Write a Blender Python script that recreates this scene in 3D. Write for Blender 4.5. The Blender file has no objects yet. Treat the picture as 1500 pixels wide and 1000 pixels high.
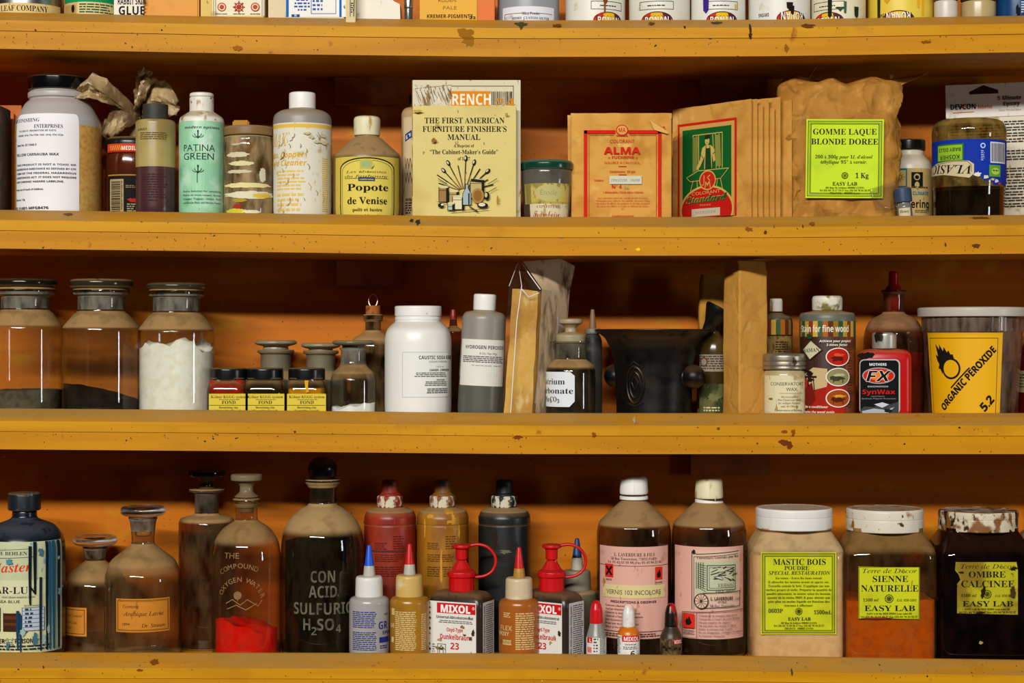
import bpy, bmesh, math, random
from mathutils import Vector, noise, Matrix
from mathutils.geometry import tessellate_polygon

# ------------------------------------------------------------------ camera, light, exposure
SC = bpy.context.scene
COL = SC.collection
FPX, PPM, ZC = 2700.0, 1100.0, 1.5          # focal length in pixels, pixels per metre at the shelf fronts, eye height
D0 = FPX / PPM
WALL = 0.225                                 # the back wall's distance behind the shelf fronts
E0 = 0.0                                     # how far the top shelf sticks out

cam = bpy.data.cameras.new('camera')
cam.sensor_width = 36.0
cam.lens = FPX / 1500.0 * 36.0
cam.clip_start = 0.05
cam_o = bpy.data.objects.new('camera', cam)
COL.objects.link(cam_o)
cam_o.location = (0, -D0, ZC)
cam_o.rotation_euler = (math.pi / 2, 0, 0)
SC.camera = cam_o

SC.view_settings.view_transform = 'Standard'
SC.view_settings.look = 'None'
SC.view_settings.gamma = 1.0
SC.view_settings.use_curve_mapping = False
SC.view_settings.exposure = 0.0
SC.cycles.use_denoising = True
SC.cycles.max_bounces = 16
SC.cycles.transparent_max_bounces = 32
SC.cycles.transmission_bounces = 12
SC.cycles.caustics_refractive = False
SC.cycles.caustics_reflective = False
SC.cycles.sample_clamp_indirect = 4.0

world = bpy.data.worlds.new('world')
world.use_nodes = True
world.node_tree.nodes['Background'].inputs[0].default_value = (1.0, 0.95, 0.88, 1)
world.node_tree.nodes['Background'].inputs[1].default_value = 0.016
SC.world = world


def area(name, loc, target, sx, sy, power, col=(1, 1, 1)):
    l = bpy.data.lights.new(name, 'AREA')
    l.shape = 'RECTANGLE'
    l.size, l.size_y, l.energy, l.color = sx, sy, power, col
    o = bpy.data.objects.new(name, l)
    COL.objects.link(o)
    o.location = loc
    o.rotation_euler = (Vector(target) - Vector(loc)).to_track_quat('-Z', 'Y').to_euler()
    return o


area('ceiling_tube_lamp', (-1.4, -6.3, ZC + 2.5), (0, 0.1, ZC), 5.0, 0.15, 570, (1.0, 0.97, 0.92))
area('side_window_light', (2.75, -1.5, ZC + 0.0), (0, 0.05, ZC), 0.26, 0.6, 9, (0.93, 0.97, 1.0))

# ------------------------------------------------------------------ materials


def lin(h):
    if not isinstance(h, str):
        return (h[0], h[1], h[2], 1)
    h = h.lstrip('#')
    o = []
    for i in (0, 2, 4):
        c = int(h[i:i + 2], 16) / 255
        o.append(c / 12.92 if c <= .04045 else ((c + .055) / 1.055) ** 2.4)
    return (*o, 1)


class NT:
    def __init__(s, name):
        s.m = bpy.data.materials.new(name)
        s.m.use_nodes = True
        s.t = s.m.node_tree
        s.t.nodes.clear()
        s.out = s.n('ShaderNodeOutputMaterial')
        s.co = s.n('ShaderNodeTexCoord').outputs['Object']

    def n(s, ty, **kw):
        x = s.t.nodes.new(ty)
        for a, b in kw.items():
            setattr(x, a, b)
        return x

    def l(s, a, b):
        s.t.links.new(a, b)

    def put(s, sock, v):
        if hasattr(v, 'is_linked'):
            s.l(v, sock)
        else:
            sock.default_value = v

    def math(s, op, a, b=0.0):
        x = s.n('ShaderNodeMath', operation=op, use_clamp=True)
        s.put(x.inputs[0], a)
        s.put(x.inputs[1], b)
        return x.outputs[0]

    def noise(s, scale, lo, hi, detail=4, dist=0.0, seed=0.0):
        mp = s.n('ShaderNodeMapping')
        sc = scale if isinstance(scale, (tuple, list)) else (scale,) * 3
        mp.inputs['Scale'].default_value = sc
        mp.inputs['Location'].default_value = (seed, seed * .7, seed * 1.3)
        s.l(s.co, mp.inputs['Vector'])
        nz = s.n('ShaderNodeTexNoise')
        nz.inputs['Scale'].default_value = 1.0
        nz.inputs['Detail'].default_value = detail
        nz.inputs['Distortion'].default_value = dist
        s.l(mp.outputs[0], nz.inputs['Vector'])
        mr = s.n('ShaderNodeMapRange', interpolation_type='SMOOTHSTEP')
        s.l(nz.outputs[0], mr.inputs['Value'])
        mr.inputs['From Min'].default_value = lo
        mr.inputs['From Max'].default_value = hi
        return mr.outputs[0]

    def mix(s, f, a, b):
        x = s.n('ShaderNodeMix', data_type='RGBA')
        s.put(x.inputs['Factor'], f)
        s.put(x.inputs['A'], a)
        s.put(x.inputs['B'], b)
        return x.outputs['Result']

    def up(s, lo=.25, hi=.8):
        g = s.n('ShaderNodeNewGeometry')
        sp = s.n('ShaderNodeSeparateXYZ')
        s.l(g.outputs['Normal'], sp.inputs[0])
        ab = s.n('ShaderNodeMath', operation='ABSOLUTE')
        s.l(sp.outputs[2], ab.inputs[0])
        mr = s.n('ShaderNodeMapRange', interpolation_type='SMOOTHSTEP')
        s.l(ab.outputs[0], mr.inputs['Value'])
        mr.inputs['From Min'].default_value = lo
        mr.inputs['From Max'].default_value = hi
        return mr.outputs[0]


DUST = lin('#9a7a4e')
_mats = {}


def M(name, col, rough=.45, metal=0.0, layers=(), dust=0.0, dustcol=DUST, bump=None, trans=0.0, ior=1.45, sss=0.0, spec=.5, dlo=.25, dhi=.8, crease=None):
    if name in _mats:
        return _mats[name]
    t = NT(name)
    c = lin(col)
    b = t.n('ShaderNodeBsdfPrincipled')
    for i, L in enumerate(layers):
        cc, sc, lo, hi = L[:4]
        c = t.mix(t.noise(sc, lo, hi, seed=3.1 * i + len(name)), c, lin(cc))
    r = rough
    cr = None
    if crease:
        wob = t.n('ShaderNodeTexNoise')
        wob.inputs['Scale'].default_value = 30
        t.l(t.co, wob.inputs['Vector'])
        va = t.n('ShaderNodeVectorMath', operation='MULTIPLY_ADD')
        t.l(wob.outputs['Color'], va.inputs[0])
        va.inputs[1].default_value = (.03, .03, .03)
        t.l(t.co, va.inputs[2])
        vo = t.n('ShaderNodeTexVoronoi', feature='DISTANCE_TO_EDGE')
        vo.inputs['Scale'].default_value = crease[0]
        t.l(va.outputs[0], vo.inputs['Vector'])
        mr = t.n('ShaderNodeMapRange', interpolation_type='SMOOTHSTEP')
        t.l(vo.outputs['Distance'], mr.inputs['Value'])
        mr.inputs['From Max'].default_value = .09
        cr = mr.outputs[0]
        lines = t.math('MULTIPLY', t.math('SUBTRACT', 1.0, cr), t.math('MULTIPLY', t.noise(35, .42, .6, seed=6), crease[2]))
        c = t.mix(lines, c, lin(crease[1]))
    if dust:
        f = t.math('MULTIPLY', t.up(dlo, dhi), dust)
        f = t.math('MULTIPLY', f, t.math('ADD', t.noise(70, .3, .5, seed=9), .35))
        c = t.mix(f, c, dustcol)
        r = t.math('MAXIMUM', f, rough)
    t.put(b.inputs['Base Color'], c)
    t.put(b.inputs['Roughness'], r)
    b.inputs['Metallic'].default_value = metal
    b.inputs['IOR'].default_value = ior
    b.inputs['Transmission Weight'].default_value = trans
    b.inputs['Specular IOR Level'].default_value = spec
    if sss:
        b.inputs['Subsurface Weight'].default_value = sss
        b.inputs['Subsurface Scale'].default_value = .006
    if bump:
        bp = t.n('ShaderNodeBump')
        bp.inputs['Strength'].default_value = bump[1]
        bp.inputs['Distance'].default_value = .002
        hh = t.noise(bump[0], .2, .8, detail=6)
        t.l(t.math('ADD', t.math('MULTIPLY', hh, .4), t.math('MULTIPLY', cr, .5)) if cr else hh, bp.inputs['Height'])
        t.l(bp.outputs[0], b.inputs['Normal'])
    t.l(b.outputs[0], t.out.inputs[0])
    _mats[name] = t.m
    return t.m


def ink(h):
    return M('ink_' + h.lstrip('#'), h, .75, spec=.15)


def worn(h, stain='#8a6a3a', amt=.62):
    return M('paper_' + h.lstrip('#') + stain.lstrip('#') + str(amt), h, .7, spec=.2, layers=((stain, 45, amt, amt + .16), (stain, (160, 160, 60), amt + .04, amt + .1)))


def glass(name, tint='#f4f6f2', edge='#6a6a58', dust=.75, haze=.05, dustcol=DUST, smear=None, rough=.02):
    """thin blown glass: lets light straight through, darker where the wall is seen edge-on, mirror-like reflection, settled dust"""
    if name in _mats:
        return _mats[name]
    t = NT(name)
    lw = t.n('ShaderNodeLayerWeight')
    lw.inputs['Blend'].default_value = .3
    mr = t.n('ShaderNodeMapRange', interpolation_type='SMOOTHSTEP')
    t.l(lw.outputs['Facing'], mr.inputs['Value'])
    mr.inputs['From Min'].default_value = .25
    mr.inputs['From Max'].default_value = .95
    tr = t.n('ShaderNodeBsdfTransparent')
    t.l(t.mix(mr.outputs[0], lin(tint), lin(edge)), tr.inputs[0])
    gl = t.n('ShaderNodeBsdfGlossy')
    gl.inputs['Roughness'].default_value = rough
    fc = t.n('ShaderNodeLayerWeight')
    fc.inputs['Blend'].default_value = .5
    fr = t.math('ADD', t.math('MULTIPLY', t.math('POWER', fc.outputs['Facing'], 5.0), .9), .06)
    m1 = t.n('ShaderNodeMixShader')
    t.l(fr, m1.inputs[0])
    t.l(tr.outputs[0], m1.inputs[1])
    t.l(gl.outputs[0], m1.inputs[2])
    df = t.n('ShaderNodeBsdfDiffuse')
    df.inputs[0].default_value = dustcol if not isinstance(dustcol, str) else lin(dustcol)
    f = t.math('MULTIPLY', t.up(.2, .5), dust)
    f = t.math('MULTIPLY', f, t.math('ADD', t.math('MULTIPLY', t.noise(45, .3, .55, seed=4), .35), .7))
    h = t.math('MULTIPLY', t.noise((60, 60, 25), .25, .7, seed=2), haze)
    f = t.math('ADD', f, h)
    if smear:
        sm = t.math('MULTIPLY', t.noise((40, 40, 55), smear[1], smear[1] + .12, seed=7), smear[2])
        df.inputs[0].default_value = (0, 0, 0, 1)
        t.l(t.mix(sm, dustcol if not isinstance(dustcol, str) else lin(dustcol), lin(smear[0])), df.inputs[0])
        f = t.math('MAXIMUM', f, sm)
    m2 = t.n('ShaderNodeMixShader')
    t.l(f, m2.inputs[0])
    t.l(m1.outputs[0], m2.inputs[1])
    t.l(df.outputs[0], m2.inputs[2])
    t.l(m2.outputs[0], t.out.inputs[0])
    _mats[name] = t.m
    return t.m


# ------------------------------------------------------------------ where things stand
TOPX = (-150, 0, 375, 750, 1125, 1500, 1650)
TOPY = ((13, 17.5, 25, 29.5, 28.5, 22.5, 19), (305, 307, 312, 317.5, 317.5, 314.5, 313),
        (597, 598, 601, 605, 605, 605, 605), (956, 956, 956.5, 957.5, 961.5, 967, 970))


def interp(x, xs, ys):
    if x <= xs[0]:
        return ys[0]
    for i in range(len(xs) - 1):
        if x <= xs[i + 1]:
            f = (x - xs[i]) / (xs[i + 1] - xs[i])
            return ys[i] + f * (ys[i + 1] - ys[i])
    return ys[-1]


def kk(d):
    return (1 + d / D0) / PPM


def lip_z(row, x):
    d = .027 - (E0 if row == 0 else 0)
    return ZC - (interp(750 + x / kk(d), TOPX, TOPY[row]) - 500) * kk(d)


def shelf_z(row, x):
    return lip_z(row, x) - .013


def link(name, bm, mats, parent=None, smooth=40):
    me = bpy.data.meshes.new(name)
    bm.to_mesh(me)
    bm.free()
    for m in (mats if isinstance(mats, (list, tuple)) else [mats]):
        me.materials.append(m)
    if smooth:
        me.polygons.foreach_set('use_smooth', [True] * len(me.polygons))
        me.set_sharp_from_angle(angle=math.radians(smooth))
    o = bpy.data.objects.new(name, me)
    COL.objects.link(o)
    if parent is not None:
        o.parent = parent
    return o


def fillet(pts, r):
    if not r:
        return list(pts)
    out = [pts[0]]
    for i in range(1, len(pts) - 1):
        a, b, c = [Vector(p[:2]) for p in pts[i - 1:i + 2]]
        la, lc = (a - b).length, (c - b).length
        if la < 1e-6 or lc < 1e-6 or b.x < 1e-6:
            out.append(pts[i])
            continue
        q = min(r, la * .48, lc * .48)
        p0, p2 = b + (a - b) * (q / la), b + (c - b) * (q / lc)
        ma, mc = pts[i - 1][2], pts[i][2]
        for s in (0, .25, .5, .75, 1):
            v = p0 * (1 - s) ** 2 + b * 2 * s * (1 - s) + p2 * s * s
            out.append((v.x, v.y, ma if s < 1 else mc))
    out.append(pts[-1])
    return out


class Thing:
    def __init__(s, name, label, cat, row, cx, hw, f=.036, d=None, group=None, rz=0.0, ry=0.0):
        s.d = d if d is not None else f + hw / PPM
        s.row, s.cx, s.k = row, cx, kk(s.d)
        s.x = (cx - 750) * s.k
        s.zb = shelf_z(row, s.x) + .0004
        o = bpy.data.objects.new(name, None)
        o.empty_display_size = .02
        COL.objects.link(o)
        o.location = (s.x, s.d, s.zb)
        o.rotation_euler = (0, ry, rz)
        o['label'], o['category'] = label, cat
        if group:
            o['group'] = group
        s.o = o
        s.prof = None

    def lx(s, px):
        return (px - s.cx) * s.k

    def lz(s, py):
        return 0.0 if py == 'b' else s.zloc(py)

    def zloc(s, py):
        return ZC - (py - 500) * s.k - s.zb

    def py0(s):
        return 500 + (ZC - s.zb) / s.k

    def loft(s, name, levels, mats, n=48, hd=None, corner=8, ribs=None, r=0, keep=False, bottom=True, top=True, smooth=40, parent=None, off=(0, 0), tilt=None, label=None):
        """levels: (half width px, py, material index) from the bottom up; hd turns the round section into a rounded rectangle"""
        L = []
        for l in levels:
            L.append((l[0] * s.k, s.lz(l[1]), l[2] if len(l) > 2 else 0))
        if bottom and L[0][0] > 0:
            L.insert(0, (0, L[0][1], L[0][2]))
        if top and L[-1][0] > 0:
            L.append((0, L[-1][1], L[-1][2]))
        L = fillet(L, r * s.k)
        if keep:
            s.prof = [(z, x) for x, z, _ in L if x > 0]
        hw0 = max(l[0] for l in L)
        bm = bmesh.new()
        rings = []
        for (w, z, mi) in L:
            if w < 1e-7:
                rings.append(([bm.verts.new((off[0], off[1], z))], mi))
                continue
            vs = []
            if hd is None:
                for i in range(n):
                    a = 2 * math.pi * i / n
                    q = w
                    if ribs and (i % ribs[0]) < ribs[0] / 2:
                        q = w - ribs[1] * s.k
                    vs.append(bm.verts.new((off[0] + q * math.sin(a), off[1] - q * math.cos(a), z)))
            else:
                D = max(hd * s.k - (hw0 - w), w * .2)
                c = min(corner * s.k, w * .98, D * .98)
                for q, (sx, sy) in enumerate(((1, -1), (1, 1), (-1, 1), (-1, -1))):
                    for j in range(6):
                        a = math.radians(-90 + q * 90 + j * 18)
                        vs.append(bm.verts.new((off[0] + sx * (w - c) + c * math.cos(a), off[1] + sy * (D - c) + c * math.sin(a), z)))
            rings.append((vs, mi))
        for (a, ma), (b, mb) in zip(rings, rings[1:]):
            m = max(len(a), len(b))
            if m == 1:
                continue
            for i in range(m):
                j = (i + 1) % m
                if len(a) == 1:
                    f = bm.faces.new((a[0], b[j], b[i]))
                elif len(b) == 1:
                    f = bm.faces.new((a[i], a[j], b[0]))
                else:
                    f = bm.faces.new((a[i], a[j], b[j], b[i]))
                f.material_index = ma
        if tilt:
            piv = Vector((off[0], off[1], L[0][1]))
            bmesh.ops.rotate(bm, cent=piv, matrix=Matrix.Rotation(tilt, 3, 'Y'), verts=bm.verts)
        bmesh.ops.recalc_face_normals(bm, faces=bm.faces)
        ob = link(name, bm, mats, parent or s.o, smooth)
        if label:
            ob['label'] = label
        return ob

    def powder(s, hw, top, mat, slope=0.0, amp=0.0, bot=3, name='contents', seed=0, hd=None, corner=8, lift=0, label=None):
        """a fill with an uneven surface; slope is the rise per px to the right"""
        bm = bmesh.new()
        n = 40

        def sec(w, i):
            a = 2 * math.pi * i / n
            if hd is None:
                return w * math.sin(a), -w * math.cos(a)
            e = .28
            cs, sn = math.sin(a), -math.cos(a)
            q = hd / hw
            return w * math.copysign(abs(cs) ** e, cs), q * w * math.copysign(abs(sn) ** e, sn)
        z0 = bot * s.k

        def tz(x, y):
            v = s.zloc(top) + slope * x + amp * s.k * (noise.noise((x * 45 + seed, y * 45, 3.3)) * 1.0 + noise.noise((x * 160 + seed, y * 160, 1.3)) * .35)
            return max(v, z0 + .0005)
        rings = []
        for (fr, lv) in ((.0, 0), (1, 0), (1, 1), (.96, 2), (.8, 2), (.6, 2), (.35, 2), (.15, 2), (0, 2)):
            if fr == 0:
                rings.append([bm.verts.new((0, 0, z0 if lv == 0 else tz(0, 0)))])
                continue
            vs = []
            for i in range(n):
                x, y = sec(hw * s.k * fr, i)
                z = z0 if lv == 0 else (tz(x, y) - (.0006 if lv == 1 else 0))
                vs.append(bm.verts.new((x, y, z)))
            rings.append(vs)
        for a, b in zip(rings, rings[1:]):
            for i in range(n):
                j = (i + 1) % n
                if len(a) == 1:
                    bm.faces.new((a[0], b[j], b[i]))
                elif len(b) == 1:
                    bm.faces.new((a[i], a[j], b[0]))
                else:
                    bm.faces.new((a[i], a[j], b[j], b[i]))
        bmesh.ops.recalc_face_normals(bm, faces=bm.faces)
        ob = link(name, bm, mat, s.o, 60)
        if label:
            ob['label'] = label
        return ob

    def tube(s, name, pts, r, mat, n=10, parent=None, closed=False):
        """round rod along local points (metres)"""
        bm = bmesh.new()
        P = [Vector(p) for p in pts]
        R = r if isinstance(r, (list, tuple)) else [r] * len(P)
        rings = []
        for i, p in enumerate(P):
            a = P[i - 1] if (i > 0 or closed) else p
            b = P[(i + 1) % len(P)] if (i < len(P) - 1 or closed) else p
            t = (b - a).normalized()
            u = t.cross(Vector((0, 1, 0.01))).normalized()
            v = t.cross(u)
            rings.append([bm.verts.new(p + (u * math.cos(2 * math.pi * j / n) + v * math.sin(2 * math.pi * j / n)) * R[i]) for j in range(n)])
        seq = list(zip(rings, rings[1:])) + ([(rings[-1], rings[0])] if closed else [])
        for a, b in seq:
            for j in range(n):
                bm.faces.new((a[j], a[(j + 1) % n], b[(j + 1) % n], b[j]))
        if not closed:
            bm.faces.new(rings[0][::-1])
            bm.faces.new(rings[-1])
        bmesh.ops.recalc_face_normals(bm, faces=bm.faces)
        return link(name, bm, mat, parent or s.o, 50)

    def box(s, name, x0, y0, x1, y1, dep, mat, yf=None, bev=1.0, parent=None, rx=0.0, rz=0.0):
        """box between two px corners; dep its depth in metres, yf its front face (local), default centred"""
        a = -dep / 2 if yf is None else yf
        bm = bmesh.new()
        bmesh.ops.create_cube(bm, size=1)
        X0, X1, Z1, Z0 = s.lx(x0), s.lx(x1), s.lz(y0), s.lz(y1)
        for v in bm.verts:
            v.co = Vector((X0 if v.co.x < 0 else X1, a if v.co.y < 0 else a + dep, Z0 if v.co.z < 0 else Z1))
        if bev:
            bmesh.ops.bevel(bm, geom=bm.edges[:], offset=bev * s.k, segments=2, affect='EDGES')
        return link(name, bm, mat, parent or s.o, 40)

    # surfaces a label can follow
    def round_map(s, xl=None, grow=.0002):
        prof = s.prof
        zs, rs = [p[0] for p in prof], [p[1] for p in prof]
        xl = s.cx if xl is None else xl
        Rm = max(rs)
        kf = kk(s.d - Rm)
        th0 = math.asin(max(-.98, min(.98, ((xl - 750) * kf - s.x) / Rm)))

        def f(u, v, off):
            z = ZC - (v - 500) * kf - s.zb
            R = interp(z, zs, rs)
            th = th0 + (u - xl) * kf / Rm
            return Vector(((R + off + grow) * math.sin(th), -(R + off + grow) * math.cos(th), z))
        f.knots = [500 + (ZC - s.zb - z) / kf for z in zs] if max(rs) - min(rs) > .0004 else []
        return f

    def flat_map(s, y, rot=0.0, org=None):
        if s.o.rotation_euler.z:
            return lambda u, v, off: Vector((s.lx(u), y - off, s.zloc(v)))
        kf = kk(s.d + y)
        return lambda u, v, off: Vector(((u - 750) * kf - s.x, y - off, ZC - (v - 500) * kf - s.zb))

    def side_map(s, x, x_edge, sign=1, y0=0.0):
        """flat face at local x looking sideways; u counts px away from the front edge"""
        def f(u, v, off):
            return Vector((x + sign * off, y0 + (u - x_edge) * s.k, s.zloc(v)))
        return f


# ------------------------------------------------------------------ print and labels
_STY = {'serif': (0x1D400, 0x1D41A, 0x1D7CE), 'ital': (0x1D434, 0x1D44E, None), 'bi': (0x1D468, 0x1D482, 0x1D7CE),
        'script': (0x1D4D0, 0x1D4EA, 0x1D7CE), 'bold': (0x1D5D4, 0x1D5EE, 0x1D7EC), 'mono': (0x1D670, 0x1D68A, 0x1D7F6), 'boldi': (0x1D63C, 0x1D656, 0x1D7EC), 'sans': None}
_tc = {}


def styled(st, sty):
    q = _STY[sty]
    if q is None:
        return st
    o = ''
    for c in st:
        if 'A' <= c <= 'Z':
            o += chr(q[0] + ord(c) - 65)
        elif 'a' <= c <= 'z':
            o += '\u210e' if (q[1] == 0x1D44E and c == 'h') else chr(q[1] + ord(c) - 97)
        elif '0' <= c <= '9' and q[2]:
            o += chr(q[2] + ord(c) - 48)
        else:
            o += c
    return o


def glyphs(st, sty):
    """flat outline of a line of lettering: vertices, faces, bounds"""
    key = (st, sty)
    if key in _tc:
        return _tc[key]
    c = bpy.data.curves.new('text', 'FONT')
    c.body = styled(st, sty)
    c.size = 1.0
    c.resolution_u = 3
    o = bpy.data.objects.new('text', c)
    m = bpy.data.meshes.new_from_object(o)
    vs = [(v.co.x, v.co.y) for v in m.vertices]
    fs = [tuple(p.vertices) for p in m.polygons]
    bpy.data.objects.remove(o)
    bpy.data.curves.remove(c)
    bpy.data.meshes.remove(m)
    if not vs:
        vs = [(0, 0), (.01, 0), (0, .01)]
        fs = [(0, 1, 2)]
    bb = (min(v[0] for v in vs), min(v[1] for v in vs), max(v[0] for v in vs), max(v[1] for v in vs))
    _tc[key] = (vs, fs, bb)
    return _tc[key]


class Label:
    """printed matter drawn in photo pixels (u right, v down) and laid onto a surface"""

    def __init__(s, t, mapf, name='label', step=4.5, seed=1, label=None):
        s.t, s.map, s.name, s.step = t, mapf, name, step
        s.bm = bmesh.new()
        s.mats, s.layer = [], 0
        s.rng = random.Random(seed)
        s.label = label

    def mi(s, m):
        if isinstance(m, str):
            m = ink(m)
        if m not in s.mats:
            s.mats.append(m)
        return s.mats.index(m)

    def poly(s, pts, m, up=True):
        if up:
            s.layer += 1
        i = s.mi(m)
        z = s.layer * .00007
        vs = [s.bm.verts.new((p[0], p[1], z)) for p in pts]
        if len(pts) <= 4:
            f = s.bm.faces.new(vs)
            f.material_index = i
        else:
            for tri in tessellate_polygon([[Vector((p[0], p[1], 0)) for p in pts]]):
                try:
                    f = s.bm.faces.new([vs[q] for q in tri])
                    f.material_index = i
                except ValueError:
                    pass
        return s

    def rect(s, x0, y0, x1, y1, m, up=True, r=0):
        if r:
            pts = []
            for cx, cy, a0 in ((x1 - r, y0 + r, -90), (x1 - r, y1 - r, 0), (x0 + r, y1 - r, 90), (x0 + r, y0 + r, 180)):
                for j in range(5):
                    a = math.radians(a0 + j * 22.5)
                    pts.append((cx + r * math.cos(a), cy + r * math.sin(a)))
            return s.poly(pts, m, up)
        return s.poly([(x0, y0), (x1, y0), (x1, y1), (x0, y1)], m, up)

    def ell(s, cx, cy, rx, ry, m, n=26, up=True, rot=0):
        cr, sr = math.cos(rot), math.sin(rot)
        P = [(rx * math.cos(2 * math.pi * i / n), ry * math.sin(2 * math.pi * i / n)) for i in range(n)]
        return s.poly([(cx + a * cr - b * sr, cy + a * sr + b * cr) for a, b in P], m, up)

    def line(s, pts, w, m, up=True):
        if up:
            s.layer += 1
        for a, b in zip(pts, pts[1:]):
            dx, dy = b[0] - a[0], b[1] - a[1]
            q = math.hypot(dx, dy) or 1
            nx, ny = -dy / q * w / 2, dx / q * w / 2
            ex, ey = dx / q * w * .4, dy / q * w * .4
            s.poly([(a[0] + nx - ex, a[1] + ny - ey), (b[0] + nx + ex, b[1] + ny + ey), (b[0] - nx + ex, b[1] - ny + ey), (a[0] - nx - ex, a[1] - ny - ey)], m, False)
        return s

    def frame(s, x0, y0, x1, y1, w, m):
        return s.line([(x0, y0), (x1, y0), (x1, y1), (x0, y1), (x0, y0)], w, m)

    def blob(s, cx, cy, rx, ry, m, seed=0, n=18, rough=.35):
        rg = random.Random(seed + int(cx * 7 + cy * 13))
        P = []
        for i in range(n):
            a = 2 * math.pi * i / n
            q = 1 + rg.uniform(-rough, rough)
            P.append((cx + rx * q * math.cos(a), cy + ry * q * math.sin(a)))
        return s.poly(P, m)

    def text(s, st, x, y, h, m, sty='bold', al='C', w=None, rot=0, up=True, hv=0):
        if hv:
            for a, b in ((-hv, 0), (hv, 0), (0, -hv), (0, hv)):
                s.text(st, x + a, y + b, h, m, sty, al, w, rot, up)
        """h is the capital height in px, y the baseline, w fits the width"""
        vs, fs, bb = glyphs(st, sty)
        hb = glyphs('H', sty)[2]
        sc = h / (hb[3] - hb[1])
        W = (bb[2] - bb[0]) * sc
        sx = sc * (w / W if w else 1)
        W = (bb[2] - bb[0]) * sx
        x0 = {'C': -W / 2, 'L': 0, 'R': -W}[al]
        if up:
            s.layer += 1
        i = s.mi(m)
        z = s.layer * .00007
        c, n = math.cos(rot), math.sin(rot)
        vv = []
        for a, b in vs:
            p, q = x0 + (a - bb[0]) * sx, -b * sc
            vv.append(s.bm.verts.new((x + p * c - q * n, y + p * n + q * c, z)))
        for f in fs:
            try:
                g = s.bm.faces.new([vv[k] for k in f])
                g.material_index = i
            except ValueError:
                pass
        return s

    def fine(s, x0, y0, x1, y1, rows, m, fill=.5, word=7, al='L', ragged=.25):
        """small print too fine to read: rows of short dashes"""
        s.layer += 1
        dy = (y1 - y0) / rows
        for r in range(rows):
            e = x1 - (x1 - x0) * s.rng.uniform(0, ragged)
            a = x0
            if al == 'C':
                a, e = x0 + (x1 - e) / 2, e + (x1 - e) / 2
            yy = y0 + r * dy
            while a < e - 1:
                b = min(a + s.rng.uniform(.4, 1.3) * word, e)
                s.rect(a, yy, b, yy + dy * fill, m, False)
                a = b + dy * .35
        return s

    def bars(s, x0, y0, x1, y1, m, vert=True, n=22):
        s.layer += 1
        a = x0 if vert else y0
        e = x1 if vert else y1
        u = (e - a) / (n * 1.5)
        while a < e:
            w = u * s.rng.uniform(.4, 1.5)
            s.rect(a if vert else x0, y0 if vert else a, min(a + w, e) if vert else x1, y1 if vert else min(a + w, e), m, False)
            a += w + u * s.rng.uniform(.4, 1.1)
        return s

    def done(s, parent=None, clip=None):
        bm = s.bm
        if clip:
            for (co, no) in clip:
                g = bm.verts[:] + bm.edges[:] + bm.faces[:]
                bmesh.ops.bisect_plane(bm, geom=g, plane_co=(*co, 0), plane_no=(*no, 0), clear_outer=True)
        if s.step:
            lo, hi = min(v.co.x for v in bm.verts), max(v.co.x for v in bm.verts)
            a = lo + s.step
            while a < hi:
                g = bm.verts[:] + bm.edges[:] + bm.faces[:]
                bmesh.ops.bisect_plane(bm, geom=g, dist=1e-5, plane_co=(a, 0, 0), plane_no=(1, 0, 0))
                a += s.step
        if getattr(s.map, 'knots', None):
            lo, hi = min(v.co.y for v in bm.verts), max(v.co.y for v in bm.verts)
            for a in s.map.knots:
                if lo + .2 < a < hi - .2:
                    g = bm.verts[:] + bm.edges[:] + bm.faces[:]
                    bmesh.ops.bisect_plane(bm, geom=g, dist=1e-5, plane_co=(0, a, 0), plane_no=(0, 1, 0))
        for v in bm.verts:
            v.co = s.map(v.co.x, v.co.y, v.co.z)
        o = link(s.name, bm, s.mats, parent or s.t.o, 0)
        if s.label:
            o['label'] = s.label
        return o


#@@SCENE@@
T = Thing
# ------------------------------------------------------------------ shelf wood
def shelf_material(name, col, dark, dusty=False):
    t = NT(name)
    c = lin(col)
    c = t.mix(t.noise((3, 30, 60), .35, .75, seed=1), c, lin(dark))
    c = t.mix(t.noise((14, 14, 20), .56, .74, seed=5), c, lin('#b97c08'))
    c = t.mix(t.noise((42, 42, 30), .69, .76, detail=6, seed=8), c, lin('#a4600a'))
    c = t.mix(t.noise((230, 230, 230), .71, .74, detail=2, seed=3), c, lin('#3a2208'))
    if dusty:
        c = t.mix(t.math('MULTIPLY', t.noise((9, 30, 60), .2, .75, seed=4), .75), c, lin('#a08048'))
    b = t.n('ShaderNodeBsdfPrincipled')
    t.put(b.inputs['Base Color'], c)
    b.inputs['Roughness'].default_value = .5
    b.inputs['Specular IOR Level'].default_value = .15
    t.l(b.outputs[0], t.out.inputs[0])
    return t.m


WOOD = shelf_material('shelf_varnish', '#cc8f06', '#ba7d04')
WOOD2 = shelf_material('batten_varnish', '#c58402', '#b37402')
WOODTOP = shelf_material('worn_edge', '#c8860f', '#b07414', True)
WALLM = shelf_material('wall_board', '#bd6802', '#ac5c01')
RAW = M('raw_board', '#a85a14', .7, layers=(('#8a4610', 30, .4, .7),))

bm = bmesh.new()
bmesh.ops.create_cube(bm, size=1)
for v in bm.verts:
    v.co = Vector((v.co.x * 3.2, WALL + .015 + v.co.y * .03, 1.4 + v.co.z * 2.8))
wall = link('wall_back', bm, WALLM, None, 0)
wall['kind'] = 'structure'
wall['label'] = 'orange varnished back wall of the shelves'
bm = bmesh.new()
bmesh.ops.create_cube(bm, size=1)
for v in bm.verts:
    v.co = Vector((v.co.x * 3.2, -1.7 + v.co.y * 3.9, -.02 + v.co.z * .04))
floor = link('floor', bm, M('floor_boards', '#1e1915', .8), None, 0)
floor['kind'] = 'structure'
floor['label'] = 'plain workshop floor'


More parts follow.
